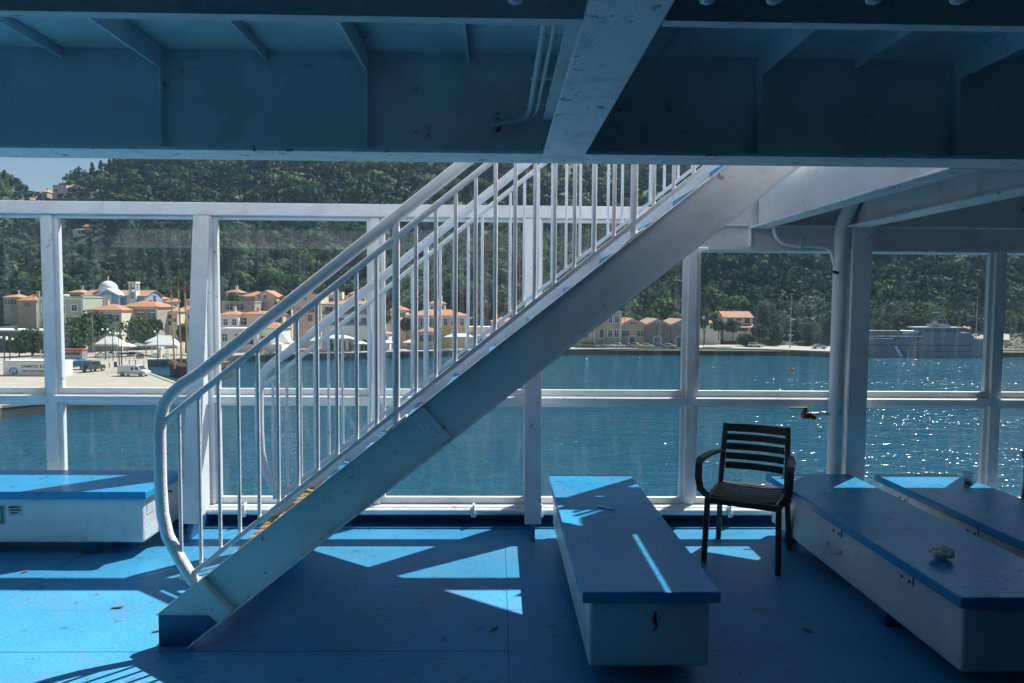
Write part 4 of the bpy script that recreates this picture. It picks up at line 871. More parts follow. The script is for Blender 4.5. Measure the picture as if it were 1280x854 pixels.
# ---- town and shore trees
TR = [(100, 441, 166, 8.6, 9.5, 'broad green tree beside the white cafe tent', 2), (85, 444, 160, 6.2, 7.5, 'low leafy tree behind the blue pickup', 1), (122, 425, 172, 7.4, 7.5, 'dark green tree in front of the cream house', 1),
      (40, 446, 160, 6.6, 7.6, 'leafy tree in front of the dark ruin', 2), (24, 446, 158, 4.6, 4.6, 'small bushy tree left of the ruin tree', 1), (172, 432, 172, 7.4, 8.6, 'round green tree with pinkish blossom before the stone house', 4), (190, 432, 174, 6.2, 5.0, 'green tree left of the white double canopy', 1),
      (232, 440, 168, 6.5, 5.0, 'green tree behind the boat masts', 1), (290, 392, 206, 6, 6, 'bushy tree behind the waterfront by the tapered post', 2), (358, 405, 200, 8, 5.5, 'green tree between the tavern and the tan block', 4), (478, 420, 190, 7, 5, 'green tree right of the white hotel', 1),
      (508, 424, 190, 6, 4.6, 'small green tree left of the ochre mansion', 1), (596, 400, 216, 8, 7, 'dark tree behind the low flat house', 0), (650, 400, 220, 8, 7, 'dark tree above the orange house by the poles', 0), (700, 410, 222, 9, 8, 'dark tree under the staircase stringer', 0),
      (898, 424, 212, 6.2, 4.6, 'round clipped tree on the right quay, left of a pair', 1), (916, 424, 212, 5.8, 4.8, 'round clipped tree on the right quay, right of a pair', 1), (880, 430, 206, 7.4, 2.4, 'thin dark sapling at the quay edge beside the post', 0),
      (933, 420, 216, 4.0, 5.0, 'low bush in front of the white villa', 1), (950, 424, 214, 5.0, 5.2, 'dark bush right of the white villa', 0), (968, 418, 220, 7.5, 6.5, 'green tree between villa and tall pole', 1), (975, 405, 228, 9, 8, 'bigger pale green tree above the right quay', 3), (1012, 416, 222, 7, 7, 'green tree right of the tall pole', 1), (1032, 410, 226, 9, 9, 'wide green tree beside the thick pipe', 2), (958, 396, 236, 10, 9, 'tall green tree behind the white villa', 1), (1000, 392, 240, 9, 9, 'brownish tree above the small orange house', 3),
      (1158, 410, 222, 13, 12, 'large bright green tree behind the patrol ship', 4), (1125, 408, 232, 8, 8, 'tree behind the grey and white house', 1), (1186, 412, 222, 9, 8, 'darker tree behind the ship mast', 1), (1228, 414, 220, 7, 6, 'green bush beside the right lamp pole', 1), (1105, 412, 224, 5, 6, 'low bush above the ship stern', 2), (1200, 405, 236, 10, 10, 'dark tree above the pale road', 0)]
for px, pb, Y, hh, ww, lb, cidx in TR: tree(px, pb, Y, hh, ww, lb, cidx)
tree(228.5, 400, 200, 8, 2.0, 'slim dark cypress rising behind the masts', 5, cone=True)

# ---- cafe canopies and parasols
def canopy(px0, px1, py_top, py_eave, Y, d, label, m='canvas', posts=True):
    a, b = onY(px0, py_eave, Y), onY(px1, py_eave, Y); zt = onY(px0, py_top, Y)[2]; x0, x1 = a[0], b[0]; ze = a[2]; xm, ym = (x0+x1)/2, Y+d/2
    o = thing('cafe_canopy', label, 'canopy', (xm, ym, QZ), 0, 'white cafe canopies on the quay')
    MB().add([(x0, Y, ze), (x1, Y, ze), (x1, Y+d, ze), (x0, Y+d, ze), (x0+(x1-x0)*0.3, ym, zt), (x1-(x1-x0)*0.3, ym, zt), (x0, Y, ze-0.35), (x1, Y, ze-0.35), (x1, Y+d, ze-0.35), (x0, Y+d, ze-0.35)],
             [(0,1,5,4), (1,2,5), (2,3,4,5), (3,0,4), (0,6,7,1), (1,7,8,2), (2,8,9,3), (3,9,6,0)]).build('cover', m, o)
    for xx in np.linspace(x0+0.1, x1-0.1, 3 if x1-x0 > 5 else 2):
        for yy in (Y+0.1, Y+d-0.1): MB().tube([(xx, yy, QZ), (xx, yy, ze-0.3)], 0.06, 6).build('leg', 'pole', o)
canopy(118, 147, 421, 430, 158, 4, 'white pitched cafe tent beside the broad green tree')
canopy(181, 221, 419.5, 427, 164, 3.5, 'long white double canopy, rear part, left of the masts')
canopy(182, 221, 426, 431, 160, 2.5, 'long white double canopy, lower front part')
canopy(322, 362, 417, 428, 172, 4, 'white canopies of the tavern in the middle of the waterfront')
canopy(377, 402, 420, 426, 174, 3, 'white canopy left of the hotel arcade')
canopy(404, 440, 419, 423, 175, 3, 'flat white canopy in front of the hotel arcade')
canopy(555, 592, 417, 421, 189, 3, 'white canopy in front of the ochre mansion')
canopy(236, 243, 422, 428, 164, 3, 'small white canopy behind the rightmost mast')
def parasol(px, py, Y, r, m, label, top=3.0):
    c = onY(px, py, Y); o = thing('parasol', label, 'parasol', (c[0], Y, QZ), 0, 'parasols on the quay')
    z = QZ+top
    MB().tube([(c[0], Y, QZ), (c[0], Y, z)], 0.05, 6).build('pole', 'pole', o)
    vs = [(c[0], Y, z+0.1)]+[(c[0]+r*math.cos(t), Y+r*math.sin(t), z-0.55) for t in np.linspace(0, 2*math.pi, 9)[:-1]]+[(c[0]+r*math.cos(t), Y+r*math.sin(t), z-0.78) for t in np.linspace(0, 2*math.pi, 9)[:-1]]
    MB().add(vs, [(0, i+1, (i+1) % 8+1) for i in range(8)]+[(i+1, i+9, (i+1) % 8+9, (i+1) % 8+1) for i in range(8)]).build('cover', m, o)
parasol(159, 423, 160, 2.0, 'canvas', 'white parasol right of the lamp posts')
parasol(150, 424, 163, 1.6, 'redc', 'red parasol behind the lamp posts')
parasol(171, 425, 162, 1.9, 'greyc', 'grey blue parasol before the round tree')
parasol(451, 423, 172, 1.8, 'canvas', 'white parasol right of the hotel arcade', 3.2)
parasol(484, 423, 174, 2.2, 'canvas', 'white parasol before the tree right of the hotel', 3.3)
parasol(347, 431, 170, 1.7, 'canvas', 'white parasol at the tavern terrace')
parasol(512, 428, 182, 1.8, 'canvas', 'white parasol before the small tree by the mansion')
# cafe chairs and tables as small white furniture
k = 0
for px, Y, lb in [(124, 156, 'white cafe chair under the left tent, first'), (131, 156, 'white cafe chair under the left tent, middle'), (137, 156, 'white cafe chair under the left tent, near its corner'), (142, 157, 'white cafe chair at the right corner of the left tent'), (193, 158, 'white cafe chair under the double canopy, leftmost'), (208, 158, 'white cafe chair under the double canopy, near the masts'), (330, 169, 'white cafe chair at the tavern, left'), (338, 169, 'white cafe chair at the tavern, right')]:
    X = onY(px, 430, Y)[0]; o = thing('cafe_chair', lb, 'chair', (X, Y, QZ), 0, 'white cafe chairs')
    MB().box(X-0.5, X+0.5, Y-0.4, Y+0.4, QZ+0.42, QZ+0.5).build('seat', 'chairw', o); MB().box(X-0.5, X+0.5, Y+0.32, Y+0.4, QZ+0.5, QZ+1.0).build('backrest', 'chairw', o)
    for sx in (-0.44, 0.44):
        for sy in (-0.35, 0.35): MB().box(X+sx-0.04, X+sx+0.04, Y+sy-0.04, Y+sy+0.04, QZ, QZ+0.42).build('leg', 'chairw', o)

# ---- lamp posts and poles
def lamp(px, pyb, Y, h_, label, heads=2, m='darkpole', r=0.09):
    X = onY(px, 430, Y)[0]; o = thing('street_lamp', label, 'lamp post', (X, Y, QZ), 0, 'quay lamp posts')
    MB().tube([(X, Y, QZ), (X, Y, QZ+h_)], [r*1.3, r*0.7], 8).build('pole', m, o)
    for s in ([-1, 1] if heads == 2 else [0]):
        if s: MB().tube([(X, Y, QZ+h_-0.2), (X+s*0.55, Y, QZ+h_)], 0.04, 6).build('arm', m, o)
        MB().lathe([(0.08, -0.22), (0.22, -0.1), (0.24, 0.05), (0.1, 0.22)], (X+s*0.55, Y, QZ+h_+0.2), 10).build('globe', 'globe', o)
lamp(148.5, 460, 128, 6.3, 'dark twin globe lamp post, left of the pair behind the van'); lamp(151.5, 458, 124, 6.6, 'dark twin globe lamp post, right of the pair behind the van')
lamp(131.5, 445, 152, 6.2, 'dark twin globe lamp post before the cream house'); lamp(141, 445, 150, 5.6, 'dark twin globe lamp post right of the blue banner')
lamp(197, 440, 152, 5.8, 'dark twin globe lamp post at the double canopy')
lamp(5, 455, 140, 5.0, 'twin globe lamp post at the left picture edge'); lamp(12, 455, 138, 4.8, 'twin globe lamp post left of the ruin tree')
def mast(px, pyt, Y, label, m='pole', r=0.14, base=None, head=True):
    c = onY(px, pyt, Y); b = QZ if base is None else base
    o = thing('light_pole', label, 'light pole', (c[0], Y, b), 0, 'tall poles along the shore')
    MB().tube([(c[0], Y, b), (c[0], Y, c[2])], [r, r*0.55], 8).build('pole', m, o)
    if head: MB().box(c[0]-0.7, c[0]+0.7, Y-0.15, Y+0.15, c[2]+0.001, c[2]+0.18).build('floodlight_bar', m, o)
mast(989.5, 368, 208, 'tall pale pole on the right quay', r=0.2); mast(1222, 372, 212, 'tall floodlight pole beside the pale road', r=0.17)
mast(880, 400, 204, 'dark lamp pole by the sapling', 'darkpole', 0.08); mast(780.5, 396, 203, 'thin dark pole before the tan warehouse', 'darkpole', 0.08, head=False); mast(821, 407, 202, 'dark lamp pole before the brown warehouse', 'darkpole', 0.08)
mast(623.5, 375, 212, 'left wooden power pole above the orange roof', 'bark', 0.13, base=float(hz(0.3, 212))); mast(631, 378, 213, 'right wooden power pole above the orange roof', 'bark', 0.13, base=float(hz(2, 213)))
mast(115, 392, 165, 'pale pole in front of the broad tree', 'pole', 0.1, head=False); mast(872, 405, 205, 'short dark lamp pole left of the low white house', 'darkpole', 0.07)
mast(1266, 360, 230, 'thin pale pole at the right edge above the rubble bank', 'pole', 0.07, head=False); mast(1271, 366, 231, 'second thin pale pole at the right edge above the rubble', 'pole', 0.07, head=False)

# ---- vehicles
def wheel(parent, x, y, r, wd=0.2):
    t = MB().tube([(x, y-wd/2, r), (x, y+wd/2, r)], r, 14).build('wheel', 'rubber', parent, local=True)
    MB().tube([(x, y-wd/2-0.01, r), (x, y+wd/2+0.01, r)], r*0.55, 10).build('hub', 'pole', t, local=True)
CARM = {}
def carmat(c):
    if c not in CARM: CARM[c] = mat('car_paint_%d' % len(CARM), c, 0.3, coat=0.6)
    return CARM[c]
def car(px, Y, c, label, rz, kind='hatch'):
    X = onY(px, 430, Y)[0]; o = thing('parked_car', label, 'car', (X, Y, QZ+0.004), rz, 'cars parked along the warehouse quay')
    Lh = 2.0
    if kind == 'suv': prof = [(-2.05, 0.35), (-2.1, 0.9), (-1.95, 1.0), (-1.9, 1.05), (1.0, 1.05), (1.95, 0.92), (2.08, 0.7), (2.05, 0.35)]; cab = [(-1.95, 1.051), (-1.8, 1.7), (0.35, 1.72), (0.95, 1.051)]
    elif kind == 'sedan': prof = [(-2.1, 0.32), (-2.15, 0.85), (-1.4, 0.95), (0.9, 0.93), (1.9, 0.78), (2.12, 0.6), (2.1, 0.32)]; cab = [(-1.55, 0.951), (-0.95, 1.40), (0.25, 1.42), (1.0, 0.935)]
    else: prof = [(-1.8, 0.32), (-1.88, 0.9), (-1.7, 0.95), (0.8, 0.93), (1.65, 0.78), (1.85, 0.6), (1.82, 0.32)]; cab = [(-1.75, 0.951), (-1.4, 1.45), (0.15, 1.48), (0.9, 0.935)]
    m = carmat(c)
    MB().prism(prof, 'y', -0.82, 0.82).build('body', m, o, 0.06, local=True)
    MB().prism([(p[0], p[1]) for p in cab], 'y', -0.68, 0.68).build('cabin', m, o, 0.05, local=True)
    (ax, az_), (bx_, bz), (cx, cz), (dx, dz) = cab
    for s in (-1, 1):
        MB().prism([(ax+0.22, az_+0.06), (bx_+0.12, bz-0.08), (-0.5, bz-0.07), (-0.5, az_+0.06)], 'y', s*0.681, s*0.70).build('side_window', 'pane', o, local=True)
        MB().prism([(-0.42, az_+0.06), (-0.42, bz-0.07), (cx-0.06, cz-0.08), (dx-0.22, dz+0.08)], 'y', s*0.681, s*0.70).build('side_window', 'pane', o, local=True)
    MB().add([(cx+0.05, -0.58, cz-0.06), (cx+0.05, 0.58, cz-0.06), (dx-0.04, 0.6, dz+0.06), (dx-0.04, -0.6, dz+0.06), (cx+0.02, -0.58, cz-0.08), (cx+0.02, 0.58, cz-0.08), (dx-0.07, 0.6, dz+0.04), (dx-0.07, -0.6, dz+0.04)], [(0,1,2,3), (7,6,5,4), (0,4,5,1), (1,5,6,2), (2,6,7,3), (3,7,4,0)]).build('windscreen_glass', 'pane', o, local=True)
    xf = prof[-2][0]
    for s in (-0.6, 0.6): MB().box(xf-0.10, xf+0.02, s-0.14, s+0.14, 0.58, 0.72).build('headlight', 'globe', o, local=True)
    for x in (-1.2, 1.2):
        for y in (-0.74, 0.74): wheel(o, x, y, 0.31)
cars = [(733, (0.25, 0.24, 0.12), 'khaki off-road car at the left end of the parked row', 0.5, 'suv'), (744, (0.6, 0.6, 0.6), 'white car right of the khaki one', 1.1, 'hatch'), (761, (0.62, 0.63, 0.64), 'white saloon below the tan house, left of two white cars', 0.35, 'sedan'), (774, (0.65, 0.65, 0.65), 'white hatchback below the corner of the tan warehouse', 0.4, 'hatch'),
        (785.5, (0.18, 0.19, 0.20), 'grey hatchback left of the blue arched door', 0.4, 'hatch'), (796, (0.55, 0.42, 0.10), 'yellow car right of the blue arched door', 0.5, 'hatch'), (808.5, (0.55, 0.57, 0.58), 'silver saloon between the two left warehouses', 0.25, 'sedan'), (825, (0.06, 0.10, 0.18), 'dark blue hatchback before the brown warehouse', 0.5, 'hatch'), (836, (0.6, 0.6, 0.6), 'white saloon at the right end of the parked row', 0.35, 'sedan')]
for i, (px, c, lb, rz, kd) in enumerate(cars): car(px, 204.2 if px < 800 else 203.6, c, lb, -rz, kd)
car(943, 210, (0.55, 0.56, 0.57), 'white car parked on the right quay by the villa', -0.3, 'hatch')
car(1024, 204, (0.5, 0.5, 0.5), 'pale car parked on the right quay beside the thick pipe', -0.2, 'sedan')

def place(px, py): return gy(px, py)
# white van
p = place(168, 470)
vn = thing('delivery_van', 'white delivery van parked on the quay beside the moored boat', 'van', (p[0], p[1], QZ+0.004), R(-8)); vn.scale = (0.93, 0.9, 0.82)
MB().prism([(-2.7, 0.35), (-2.72, 2.1), (-2.6, 2.22), (0.9, 2.22), (1.15, 2.15), (1.75, 1.35), (2.6, 1.05), (2.72, 0.75), (2.68, 0.35)], 'y', -0.92, 0.92).build('body', carmat((0.68, 0.69, 0.70)), vn, 0.08, local=True)
for s in (-1, 1):
    for a in ([(-0.05, 1.35), (-0.05, 1.9), (0.45, 1.9), (0.45, 1.35)], [(0.75, 1.38), (0.75, 1.95), (1.08, 1.95), (1.5, 1.38)]): MB().prism(a, 'y', s*0.921, s*0.94).build('side_window', 'pane', vn, local=True)
    MB().prism([(-2.65, 0.75), (2.6, 0.75), (2.6, 0.85), (-2.65, 0.85)], 'y', s*0.921, s*0.935).build('rub_strip', 'greyc', vn, local=True)
MB().add([(1.2, -0.78, 2.12), (1.2, 0.78, 2.12), (1.76, 0.8, 1.39), (1.76, -0.8, 1.39), (1.1, -0.78, 2.0), (1.1, 0.78, 2.0), (1.66, 0.8, 1.3), (1.66, -0.8, 1.3)], [(0,1,2,3), (7,6,5,4), (0,4,5,1), (1,5,6,2), (2,6,7,3), (3,7,4,0)]).build('windscreen_glass', 'pane', vn, local=True)
for s in (-0.68, 0.68): MB().box(2.60, 2.74, s-0.16, s+0.16, 0.72, 0.9).build('headlight', 'globe', vn, local=True)
for x in (-1.75, 1.75):
    for y in (-0.84, 0.84): wheel(vn, x, y, 0.36)
# lorry trailer
p0, p1 = place(-2, 470), place(79, 474)
Yt = 118.0; xa, xb = onY(4, 465, Yt)[0], onY(80, 465, Yt)[0]
zt0 = onY(30, 451, Yt)[2]; zb0 = onY(30, 474, Yt)[2]
tr = thing('lorry_trailer', 'white box lorry trailer with blue emblem and lettering parked at the left', 'lorry', ((xa+xb)/2, Yt+1.2, QZ), 0)
MB().box(xa, xb, Yt, Yt+2.45, zb0, zt0).build('cargo_box', 'truckw', tr, 0.04)
MB().box(xa-0.02, xb+0.02, Yt-0.03, Yt-0.002, zt0-0.14, zt0).box(xa-0.02, xb+0.02, Yt-0.03, Yt-0.002, zb0, zb0+0.12).build('edge_rail', 'pole', tr)
MB().box(xa+1, xb-0.2, Yt+0.7, Yt+1.7, zb0-0.3, zb0-0.002).build('chassis', 'darkpole', tr)
MB().box(xb-3.6, xb-0.4, Yt+0.1, Yt+0.16, zb0-0.55, zb0-0.05).build('side_guard', 'darkpole', tr)
def twheel(x, y):
    r = min(0.5, (zb0-QZ)*0.55); t = MB().tube([(x, y-0.16, QZ+r), (x, y+0.16, QZ+r)], r, 14).build('wheel', 'rubber', tr); MB().tube([(x, y-0.17, QZ+r), (x, y+0.17, QZ+r)], r*0.5, 10).build('hub', 'pole', t)
for x in (xb-3.0, xb-1.9, xb-0.8):
    for y in (Yt+0.25, Yt+2.2): twheel(x, y)
for x in (xa+4.2, xa+4.5): MB().box(x-0.06, x+0.06, Yt+0.3, Yt+0.42, QZ, zb0-0.01).build('landing_leg', 'darkpole', tr)
def text(s, X, Y, Z, size, m, parent, sx=1.0, bold=0.0):
    cu = bpy.data.curves.new('lettering', 'FONT'); cu.body = s; cu.size = size; cu.extrude = 0.012; cu.offset = bold
    t_ = bpy.data.objects.new('tmp', cu); COL.objects.link(t_); bpy.context.view_layer.update()
    me = bpy.data.meshes.new_from_object(t_.evaluated_get(bpy.context.evaluated_depsgraph_get())); bpy.data.objects.remove(t_)
    o = bpy.data.objects.new('lettering', me); COL.objects.link(o); o.parent = parent
    o.location = Vector((X, Y, Z))-parent.location; o.rotation_euler = (R(90), 0, 0); o.scale = (sx, 1, 1); me.materials.clear(); me.materials.append(MT[m]); return o
c = onY(26.5, 461, Yt); 
e1 = onY(11, 464, Yt); e2 = onY(22.5, 464, Yt); rx = (e2[0]-e1[0])/2; cx_, cz_ = (e1[0]+e2[0])/2, e1[2]
MB().prism([(cx_+rx*math.cos(t), cz_+rx*0.86*math.sin(t)) for t in np.linspace(0, 2*math.pi, 29)[:-1]], 'y', Yt-0.02, Yt-0.003).build('emblem', 'logo', tr)
MB().prism([(cx_-rx*0.75, cz_-rx*0.55), (cx_-rx*0.5, cz_-rx*0.6), (cx_-rx*0.15, cz_+rx*0.35), (cx_+rx*0.2, cz_-rx*0.45), (cx_+rx*0.7, cz_+rx*0.5), (cx_+rx*0.45, cz_+rx*0.55), (cx_+rx*0.2, cz_+rx*0.0), (cx_-rx*0.12, cz_+rx*0.65)], 'y', Yt-0.03, Yt-0.0205).build('emblem_wave', 'shipwhite', tr)
l1 = onY(26, 459.5, Yt); text('SAMOS EX', l1[0], Yt-0.01, l1[2], 0.62, 'ink', tr, 1.45, 0.012)
l2 = onY(28, 465, Yt); text('\u039c\u0395\u03a4\u0391\u03a6\u039f\u03a1\u0399\u039a\u0397', l2[0], Yt-0.01, l2[2], 0.42, 'ink', tr, 1.35, 0.008)
# pickup and dark jeep behind the trailer
p = place(95, 462)
pk = thing('pickup_truck', 'pickup with blue load bed and pale cab beside the trailer', 'pickup', (p[0], p[1], QZ+0.004), R(4))
MB().prism([(-2.0, 0.4), (-2.05, 1.0), (-1.9, 1.15), (-1.4, 1.75), (-0.2, 1.75), (0.0, 1.0), (0.0, 0.4)], 'y', -0.85, 0.85).build('cab', carmat((0.5, 0.52, 0.54)), pk, 0.06, local=True)
MB().box(0.05, 2.3, -0.88, 0.88, 0.6, 1.7).build('load_bed', 'bluec', pk, 0.03, local=True)
for s in (-1, 1): MB().prism([(-1.45, 1.2), (-1.2, 1.65), (-0.35, 1.65), (-0.35, 1.2)], 'y', s*0.851, s*0.87).build('side_window', 'pane', pk, local=True)
for x in (-1.3, 1.4):
    for y in (-0.78, 0.78): wheel(pk, x, y, 0.36)
p = place(117, 464.5)
jp = thing('jeep', 'dark boxy off-road vehicle seen from behind on the quay', 'jeep', (p[0], p[1], QZ+0.004), R(80))
MB().prism([(-1.9, 0.45), (-1.9, 1.9), (0.5, 1.9), (0.9, 1.2), (1.9, 1.1), (1.95, 0.45)], 'y', -0.85, 0.85).build('body', carmat((0.07, 0.075, 0.07)), jp, 0.06, local=True)
MB().box(-1.94, -1.901, -0.65, 0.65, 1.25, 1.75).build('rear_window', 'pane', jp, local=True); MB().tube([(-2.1, 0, 1.0), (-1.91, 0, 1.0)], 0.36, 14).build('spare_wheel', 'rubber', jp, local=True)
for s in (-1, 1): MB().prism([(-1.6, 1.3), (-1.6, 1.75), (0.35, 1.75), (0.6, 1.3)], 'y', s*0.851, s*0.87).build('side_window', 'pane', jp, local=True)
for x in (-1.25, 1.25):
    for y in (-0.78, 0.78): wheel(jp, x, y, 0.38)
rp = place(88, 452); rc = thing('red_van', 'red roofed vehicle behind the pickup', 'van', (rp[0], rp[1], QZ+0.004), 0)
MB().prism([(-3, 0.5), (-3, 1.5), (-2.6, 2.2), (3, 2.2), (3, 0.5)], 'y', -1, 1).build('body', carmat((0.30, 0.3, 0.3)), rc, 0.05, local=True); MB().box(-2.7, 3.05, -1.05, 1.05, 2.201, 2.6).build('roof', 'redc', rc, 0.04, local=True)
for x in (-2, 2):
    for y in (-0.9, 0.9): wheel(rc, x, y, 0.42)
for s in (-1, 1): MB().box(-2.2, 2.6, s*1.001, s*1.02, 1.45, 1.95).build('side_window', 'pane', rc, local=True)

# ---- fence posts / information boards on the quay
for px, py, lb in [(137, 460, 'grey steel bollard post on the quay, leftmost'), (162, 456, 'grey steel bollard post on the quay behind the van'), (169.5, 456, 'grey steel bollard post on the quay, rightmost')]:
    p = place(px, py); MB_ = MB().lathe([(0.16, 0), (0.13, 0.1), (0.13, 0.8), (0.18, 0.85), (0.12, 1.0)], (p[0], p[1], QZ), 10).build('bollard', 'pole'); tag(MB_, lb, 'bollard', 'quay bollards')
p = place(144.5, 461); ib = thing('information_board', 'small blue board on legs left of the white van', 'sign', (p[0], p[1], QZ))
MB().box(p[0]-0.3, p[0]+0.3, p[1]-0.04, p[1]+0.04, QZ+0.3, QZ+1.3).build('panel', 'shutter', ib)
for s in (-0.25, 0.25): MB().box(p[0]+s-0.03, p[0]+s+0.03, p[1]+0.041, p[1]+0.09, QZ, QZ+1.3).build('leg', 'pole', ib)
p = place(200, 447); kk = thing('ticket_kiosk', 'small pale kiosk pillar with white cap at the basin edge', 'kiosk', (p[0], p[1], QZ))
MB().box(p[0]-0.35, p[0]+0.35, p[1]-0.35, p[1]+0.35, QZ, QZ+2.0).build('pillar', 'cream', kk, 0.02); MB().box(p[0]-0.55, p[0]+0.55, p[1]-0.5, p[1]+0.5, QZ+2.001, QZ+2.35).build('cap', 'trimw', kk, 0.02)


# -- more houses filling the waterfront and the slope behind it
H2 = [('small white house with orange roof above the stone ruin', 283, 299, 366, 361, 226, 'whitew', 'tile'), ('narrow pink house between the gable house and the tan block', 348, 364, 384, 378, 206, 'pinkw', 'tile'), ('small faded roofed house above the tan block', 372, 390, 362, 357, 232, 'cream', 'tile2'),
      ('white house with orange roof peeping over the hotel, left', 404, 420, 369, 364, 222, 'whitew', 'tile'), ('ochre house with orange roof peeping over the hotel, right', 436, 456, 368, 362, 226, 'yelloww', 'tile'), ('cream house with orange roof in the gap right of the hotel', 466, 484, 395, 389, 200, 'cream', 'tile'),
      ('pale low shop beside the hotel with tiled roof', 463, 486, 418, 413, 188, 'whitew', 'tile2'), ('pink house above the small roofs left of the mansion', 488, 508, 388, 382, 220, 'pinkw', 'tile'), ('white house with orange roof over the mansion ridge', 536, 556, 380, 374, 228, 'whitew', 'tile'),
      ('small house right of the mansion with bright tiles', 586, 602, 399, 393, 216, 'cream', 'tile'), ('white quay house right of the mansion canopy', 592, 618, 421, 417, 196, 'whitew', 'tile2'), ('tan quay shed under the stair treads', 622, 652, 420, 414, 200, 'tanw', 'tile'), ('white cottage behind the staircase stringer', 690, 716, 408, 402, 216, 'whitew', 'tile'), ('cream quay house left of the tan customs house', 712, 741, 414, 408, 207, 'cream', 'tile'),
      ('grey cottage left of the church roofs', 86, 101, 366, 361, 226, 'greystone', 'tile2'), ('cream cottage right of the bell tower', 184, 200, 374, 369, 222, 'cream', 'tile'), ('small white cottage above the mast tops', 204, 222, 378, 373, 220, 'whitew', 'tile'), ('stone cottage at the far left under the wood', 4, 22, 372, 367, 230, 'greystone', 'tile2')]
for lb, a, b, pe, pr, Y, wm, tm in H2:
    ctr = (a+b)/2; dy = (pe+7)
    house('cottage', lb, a, b, pe, pr, Y, 6.5, wm, 'hip', tm, wins=[(a+(b-a)*0.3, pe+5.5, 0.9, 1.2), (a+(b-a)*0.72, pe+5.5, 0.9, 1.2)], trim=False)
# planters and a railing at the basin
for px, py, lb in [(126, 447, 'dark green planter left of the lamp pair'), (140, 446, 'dark green planter at the tent corner'), (165, 446, 'dark green planter right of the grey parasol'), (176, 448, 'dark green planter at the basin corner')]:
    p = place(px, py); o = thing('planter', lb, 'planter', (p[0], p[1], QZ), 0, 'planters on the quay')
    MB().box(p[0]-0.9, p[0]+0.9, p[1]-0.3, p[1]+0.3, QZ, QZ+0.5).build('tub', 'rock', o)
    V = crown_faces((0, 0, 0.75), 0.75, 120, 0.16, np.random.default_rng(int(px)), 0.6, 6, False, True, 0.5); V[:, 0] *= 1.3
    t = np.clip(GREENS[1][None, :]*(0.8+0.4*RNG.random((120, 1))), 0, 1); cr = bpy.data.objects.new('shrub', leaf_mesh('shrub', V, t)); COL.objects.link(cr); cr.parent = o
p0, p1 = place(120, 452), place(178, 451)
rg = thing('quay_railing', 'thin grey railing crossing the quay behind the van', 'railing', (p0[0], p0[1], QZ))
for k in range(12):
    t = k/11; x = p0[0]+(p1[0]-p0[0])*t; y = p0[1]+(p1[1]-p0[1])*t; MB().tube([(x, y, QZ), (x, y, QZ+1.05)], 0.045, 6).build('post', 'pole', rg)
for z in (0.55, 1.02): MB().tube([(p0[0], p0[1], QZ+z), (p1[0], p1[1], QZ+z)], 0.035, 6).build('rail', 'pole', rg)

# ---- boats
def hull_mesh(L, B, D, sheer=0.5, n=14, tran=0.6):
    vs = []; fs = []
    for i in range(n+1):
        t = i/n; x = -L/2+L*t
        wv = B/2*(tran+(1-tran)*math.sin(min(1, t*2.2)*math.pi/2))*(1-max(0, (t-0.55)/0.45)**2.2)
        zt = D+sheer*(2*t-0.8)**2
        kx = 0.25*L*max(0, (t-0.8)/0.2)*0.15
        vs += [(x-kx, 0, -0.35+0.2*max(0, t-0.8)), (x, wv*0.75, 0.1), (x+kx, wv+0.01, zt), (x+kx, wv-0.09 if wv > 0.1 else 0, zt), (x+kx, -wv+0.09 if wv > 0.1 else 0, zt), (x+kx, -wv-0.01, zt), (x, -wv*0.75, 0.1)]
    for i in range(n):
        o = i*7
        for k in range(7):
            a, b = o+k, o+(k+1) % 7; fs.append((a, b, b+7, a+7))
    fs += [(6,5,4,3,2,1,0), tuple(n*7+k for k in range(7))]
    m = MB().add(vs, fs); m.smooth = True; return m
p = onZ(213, 474, SEA)
gl_ = thing('sailing_boat', 'wooden boat with three tall masts moored in the basin', 'boat', (p[0]+3.2, p[1]+4.5, SEA), R(-205))
hull_mesh(15, 4.2, 1.7, 0.7).build('hull', 'hullw', gl_, local=True)
MB().box(-6.0, 1.5, -1.2, 1.2, 1.72, 2.9).build('deckhouse', 'deckw', gl_, 0.05, local=True)
for s in (-1, 1):
    for x in np.arange(-5.5, 1.2, 1.3): MB().box(x, x+0.8, s*1.201, s*1.22, 2.1, 2.6).build('cabin_window', 'pane', gl_, local=True)
MB().box(-6.3, 1.8, -1.45, 1.45, 2.901, 3.0).build('deckhouse_roof', 'deckw', gl_, 0.03, local=True)
MB().tube([(-6.8, -1.7, 2.5), (-3, -1.95, 2.4), (2, -1.95, 2.5), (6.2, -0.9, 3.2)], 0.05, 6).build('bulwark_rail', 'deckw', gl_, local=True); MB().tube([(-6.8, 1.7, 2.5), (-3, 1.95, 2.4), (2, 1.95, 2.5), (6.2, 0.9, 3.2)], 0.05, 6).build('bulwark_rail', 'deckw', gl_, local=True)
MB().tube([(5.5, 0, 2.3), (9.0, 0, 3.4)], [0.12, 0.06], 8).build('bowsprit', 'wood', gl_, local=True)
iM = Matrix.Rotation(-R(-205), 4, 'Z')
for px, pyt, pxb, dy in ((213.5, 354, 218, -0.5), (222.5, 346, 227, 0), (230.5, 351, 235, 0.6)):
    Ym = p[1]+4.5+dy; a, b = onY(pxb, 450, Ym), onY(px, pyt, Ym)
    A = iM @ (Vector((a[0], Ym, SEA+1.5))-gl_.location); Bv = iM @ (Vector((b[0], Ym, b[2]))-gl_.location); C_ = A+(Bv-A)*0.86
    ms = MB().tube([A, C_], [0.17, 0.13], 8).build('mast', 'wood', gl_, local=True); MB().tube([C_, Bv], [0.13, 0.07], 8).build('mast_tip', 'redp', ms, local=True)
